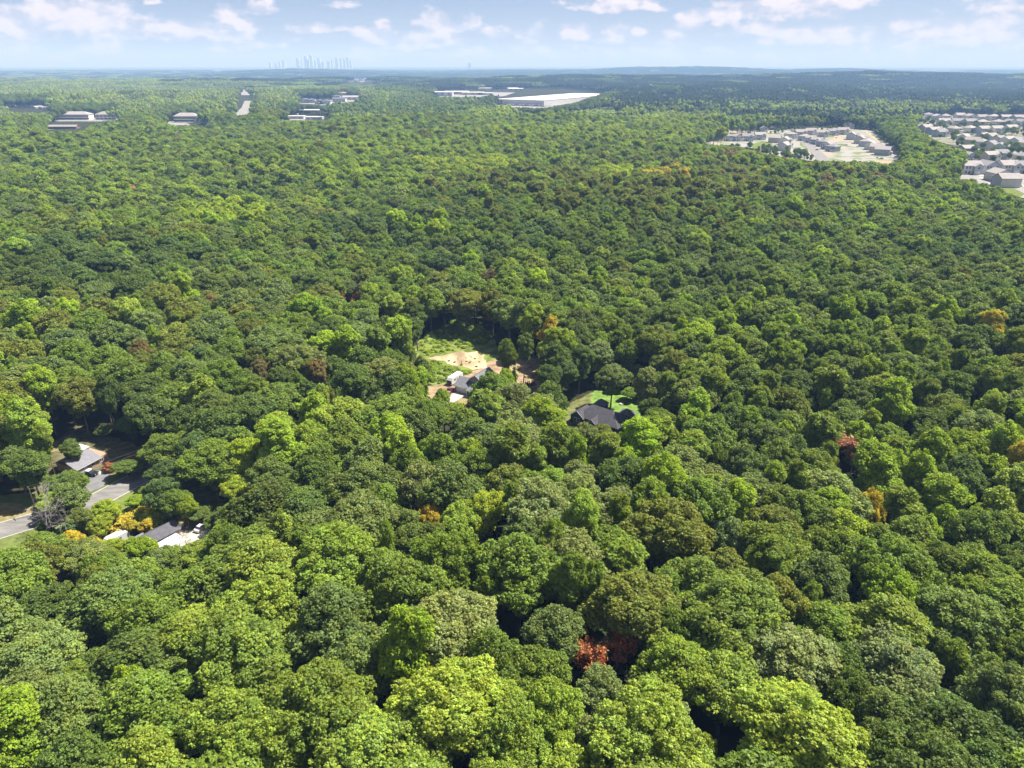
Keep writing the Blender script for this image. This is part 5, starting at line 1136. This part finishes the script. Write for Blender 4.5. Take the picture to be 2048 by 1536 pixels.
def low_building(name, p_, w, d, hh, label, cat, group=None, wall=W_FAR, roof=None, style='flat', wins=3, rz=0):
    w, d, hh = w * 1.15, d * 1.1, hh * 1.2; q_ = G(*p_); t = root(name, (q_[0], q_[1], .0), label, cat, group, rz); roof = roof or R_METAL
    if style == 'flat': MB().box(-w / 2, w / 2, 0, d, 0, hh).build('wall', wall, t); MB().box(-w / 2 - .6, w / 2 + .6, -.6, d + .6, hh, hh + .8).build('roof', roof, t)
    elif style == 'gable': MB().gable_wall(-w / 2, w / 2, 0, d, 0, hh, hh * 1.5, along='x').build('wall', wall, t); MB().gable(-w / 2, w / 2, 0, d, hh, hh * 1.5, 1, .4, along='x').build('roof', roof, t)
    elif style == 'front': MB().gable_wall(-w / 2, w / 2, 0, d, 0, hh, hh * 1.45).build('wall', wall, t); MB().gable(-w / 2, w / 2, 0, d, hh, hh * 1.47, 1, .4).build('roof', roof, t)
    elif style == 'hip': MB().box(-w / 2, w / 2, 0, d, 0, hh).build('wall', wall, t); MB().hip(-w / 2, w / 2, 0, d, hh + .2, hh * 1.5, 1).build('roof', roof, t)
    elif style == 'canopy':
        MB().box(-w / 2, w / 2, 0, d, hh - 1.6, hh).build('roof', roof, t)
        for x_ in (-w * .4, -w * .13, w * .13, w * .4):
            for y_ in (d * .2, d * .8): MB().box(x_ - .5, x_ + .5, y_ - .5, y_ + .5, 0, hh - 1.6).build('column', wall, t)
    if style != 'canopy':
        for i in range(wins):
            for z_ in ([hh * .2, hh * .62] if hh > 7 else [hh * .35]):
                x_ = -w / 2 + w * (i + .5) / wins; MB().box(x_ - w * .12 / 1.5, x_ + w * .12 / 1.5, -.25, 0, z_, z_ + hh * .2).build('window', GLASS, t)
    return t
R_T, R_G, R_D = RB[0], RB[1], mat('dark_blue_roof', (.09, .10, .13), .9, .05, .05)
low_building('business_shed', (885,192), 70, 60, 12, 'long low white shed left of the warehouse, its left end by dark trees', 'shed', 'sheds left of the warehouse')
low_building('business_shed', (912,189), 90, 70, 9, 'tan walled shed right of the long low white one', 'shed', 'sheds left of the warehouse', wall=W_TAN)
low_building('business_shed', (945,190), 80, 60, 8, 'flat shed with a bright strip of roof left of the warehouse', 'shed', 'sheds left of the warehouse', wall=W_TAN)
for i, (x_, y_, w, n_) in enumerate(((985,182,120,'first'), (1010,182,110,'second'), (1032,183,60,'third'))): low_building('business_shed', (x_, y_), w, 60, 10, n_ + ' from the left of the white sheds behind the car park', 'shed', 'white sheds behind the warehouse')
low_building('business_shed', (970,190), 60, 30, 6, 'smallest low shed directly left of the warehouse', 'shed', 'sheds left of the warehouse')
low_building('apartment_house', (147,240), 62, 22, 10, 'pale long apartment house with a hipped roof at far left', 'apartment house', 'far left apartment houses', wall=mat('cream', (.66, .63, .54), .8), roof=R_G, style='hip', wins=8)
low_building('apartment_house', (212,240), 40, 22, 10, 'shorter pale apartment house right of the long one at far left', 'apartment house', 'far left apartment houses', wall=mat('cream', (.66, .63, .54), .8), roof=R_T, style='hip', wins=5)
low_building('long_shed', (125,259), 48, 12, 4.5, 'low brown striped shed above the pale green field', 'shed', wall=mat('red_brown', (.2, .11, .09), .9), roof=R_T, style='gable', wins=6)
low_building('apartment_house', (372,245), 44, 20, 11, 'cream three storey building, left of the white gabled pair', 'building', 'white buildings left of the highway', wall=mat('cream', (.66, .63, .54), .8), roof=R_G, style='hip', wins=6)
low_building('hall', (402,246), 26, 18, 7, 'white gabled hall with a blue grey roof edge', 'building', 'white buildings left of the highway', roof=R_D, style='front', wins=2)
low_building('hall', (342,238), 22, 16, 8, 'small white building half hidden left of the cream one', 'building', 'white buildings left of the highway', roof=R_METAL, style='hip', wins=3)
low_building('station_canopy', (640,229), 96, 34, 9, 'wide flat white canopy in the left distance', 'canopy', wall=W_GREY, style='canopy')
low_building('shop', (588,238), 40, 16, 5, 'flat pale shop in front of the wide canopy', 'shop', 'flat shops by the canopy'); low_building('shop', (628,240), 34, 14, 5, 'flat white shop just below the wide canopy', 'shop', 'flat shops by the canopy')
low_building('station_canopy', (395,221), 26, 12, 6, 'small flat white canopy among the trees', 'canopy', wall=W_GREY, style='canopy')
for i, (x_, y_, w, st) in enumerate(((607,206,30,'front'), (622,206,22,'hip'), (637,209,20,'front'), (649,209,34,'front'), (678,204,38,'gable'), (704,200,60,'gable'), (672,198,24,'hip'))):
    low_building('shop_house', (x_, y_), w, 24, 8, NUM[i] + ' of the white walled dark roofed houses right of the highway', 'house', 'dark roofed houses right of the highway', roof=R_D if i != 5 else R_G, style=st, wins=4)
low_building('shop_house', (657,217), 16, 14, 9, 'narrow white house just above the right end of the canopy', 'house', wins=2)
low_building('far_shed', (778,194), 26, 12, 6, 'lone pale shed in the trees', 'shed'); low_building('far_shed', (817,192), 44, 12, 6, 'longer lone pale shed right of the first in the trees', 'shed')
low_building('site_building', (683,184), 60, 30, 9, 'tan unfinished building on bare ground', 'building', wall=mat('raw_tan', (.62, .45, .3), .8), roof=mat('raw_roof', (.55, .42, .32), .9), style='gable')
for i in range(14):
    x_ = 690 + 66 * (i % 7) / 6.2 + 2 * (i // 7); y_ = 161 + 5.5 * (i // 7) + random.uniform(0, 2)
    low_building('estate_house', (x_, y_), 26, 16, 9, '%s house from the left, %s row of far estate above tan building' % (NUM[i % 7], ('back', 'front')[i // 7]), 'house', 'far estate in the woods', wall=WB[i % 3], roof=RB[i % 3], style=('gable', 'front')[i % 2], wins=2)
for i in range(12):
    x_ = 8 + 13 * (i % 6) + (i // 6) * 9; y_ = 210 + 7 * (i // 6) + (i % 6) * .8
    low_building('row_house', (x_, y_), 13, 36, 6, '%s from the left in the %s line of long roofs at far left' % (NUM[i % 6], ('upper', 'lower')[i // 6]), 'row house', 'long roofs at far left', roof=RB[i % 3], style='front', wins=2, rz=-.25)
for i, (x_, y_) in enumerate(((1320,188), (1327,186), (1335,188), (1342,187), (1347,189))):
    low_building('estate_house', (x_, y_), 20, 14, 9, NUM[i] + ' from the left in the small cluster of houses in the dark far woods', 'house', 'cluster of houses in the dark woods', wall=WB[i % 3], roof=RB[i % 3], style='front', wins=2)
for (x_, y_, w, lab) in ((335,197,26,'lone white house among the trees above the cream building'), (429,218,28,'pale house in the trees left of the highway'), (260,200,24,'small pale house in the light far left woods'), (435,143,60,'faint white shed on the horizon woods at left'), (520,214,26,'white house just right of the highway'), (455,206,22,'grey roofed house just left of the highway'), (530,196,22,'small white house right of the upper highway')):
    low_building('far_house', (x_, y_), w, 16, 8, lab, 'house', wall=WB[0], roof=RB[1], style='gable', wins=2)
for i in range(8):
    q_ = G(563 + i * 4.6, 229.5); t = root('parked_van', (q_[0], q_[1], .3), NUM[i] + ' from the left in the line of tiny white vans below the dark trees', 'van', 'line of white vans'); t.rotation_euler = (0, 0, 1.2)
    MB().prism([(-3, .5), (3, .5), (3, 1.5), (2.2, 2.6), (-3, 2.7)], -1.1, 1.1).build('body', P_WHITE, t); MB().box(-2.2, -1.4, -1.15, 1.15, 0, .5).box(1.4, 2.2, -1.15, 1.15, 0, .5).build('wheels', W_DARKM, t)
def mast(p_, hh, r, label):
    q_ = G(*p_); t = root('radio_mast', (q_[0], q_[1], float(height(q_[0], q_[1]))), label, 'mast'); MB().cyl((0, 0, 0), (0, 0, hh), r, r * .6, 6).build('pole', W_GREY, t); MB().box(-r * 2.5, r * 2.5, -r * 2.5, r * 2.5, hh - 2, hh).build('antenna', W_WHITE, t)
mast((642,243), 40, .5, 'tall thin mast in front of the wide canopy'); mast((933,192), 60, .7, 'thin mast rising behind the low white sheds')
# water tower
q_ = G(1563, 161); t = root('water_tower', (q_[0], q_[1], float(height(q_[0], q_[1]))), 'thin white water tower rising from the dark woods on the right', 'water tower')
MB().cyl((0, 0, 0), (0, 0, 44), 3.2, 2.4, 12).build('stem', P_WHITE, t)
me = MB().cyl((0, 0, 43), (0, 0, 48), 3, 11, 16).cyl((0, 0, 48), (0, 0, 55), 11, 11, 16).cyl((0, 0, 55), (0, 0, 59), 11, 3, 16).build('tank', P_WHITE, t)
# city skyline
W_CITY = mat('far_tower', (.6, .63, .66), .8, .05, .01); D0 = 19000
def tower(pxl, pxr, top, label, style='flat'):
    top = 130 - (130 - top) * .85; az0 = (pxl - 1024) / FPX; az1 = (pxr - 1024) / FPX; d = D0 + random.uniform(-300, 500); dy = d
    k = math.cos(PITCH) - ((top - 768) / -FPX) * 0
    ry = ray((pxl + pxr) / 2, top); s = d / ry[1]; zt = CAM_H + ry[2] * s
    cx = ry[0] * s; w = (pxr - pxl) / FPX * s; z0 = float(height(cx, d)) - 5
    t = root('city_tower', (cx, d, z0), label, 'skyscraper', 'skyline of the distant city'); hh = zt - z0
    if style == 'crown':
        MB().box(-w / 2, w / 2, -w / 2, w / 2, 0, hh * .78).build('shaft', W_CITY, t); MB().box(-w * .38, w * .38, -w * .38, w * .38, hh * .78, hh * .88).build('setback', W_CITY, t); MB().cyl((0, 0, hh * .88), (0, 0, hh), w * .28, w * .05, 8).build('spire', W_CITY, t)
    elif style == 'slant': MB().prism([(-w / 2, 0), (w / 2, 0), (w / 2, hh * .93), (-w / 2, hh)], -w / 2, w / 2).build('shaft', W_CITY, t)
    else: MB().box(-w / 2, w / 2, -w / 2, w / 2, 0, hh * .96).build('shaft', W_CITY, t); MB().box(-w * .3, w * .3, -w * .3, w * .3, hh * .96, hh).build('roof_house', W_CITY, t)
SKY = [(538,542,124),(549,553,123),(557,561,122),(564,568,119),(567,571,122),(592,598,112),(601,604,118),(608,614,109),(614,618,117),(618,624,102,'crown'),(628,632,119),(634,640,113),(643,648,121),(654,660,119),(661,665,117),
       (670,676,112),(679,683,114),(686,691,113),(692,697,112),(699,703,119),(936,942,125)]
for i, s_ in enumerate(SKY):
    lab = 'tallest spired tower of the hazy city skyline' if len(s_) == 4 else ('lone faint tower far right of the city skyline' if i == 20 else (NUM[i] + ' faint tower from the left of the city skyline' if i < 9 else NUM[19 - i] + ' faint tower from the right of the city skyline'))
    tower(*s_[:3], lab, 'crown' if len(s_) == 4 else ('slant' if i % 4 == 1 else 'flat'))
# pale far reservoir strip on the right
sheet('lake', [(x_, y_, 0) for x_, y_ in ((6200,11200),(8600,10900),(8900,12600),(6500,12800))], float(np.max(height(np.array([6200., 8600, 8900, 6500, 7500]), np.array([11200., 10900, 12600, 12800, 11800])))) + 22, mat('lake_water', (.5, .56, .6), .2, .02, .001, spec=.6), 'pale strip of far water on the right')
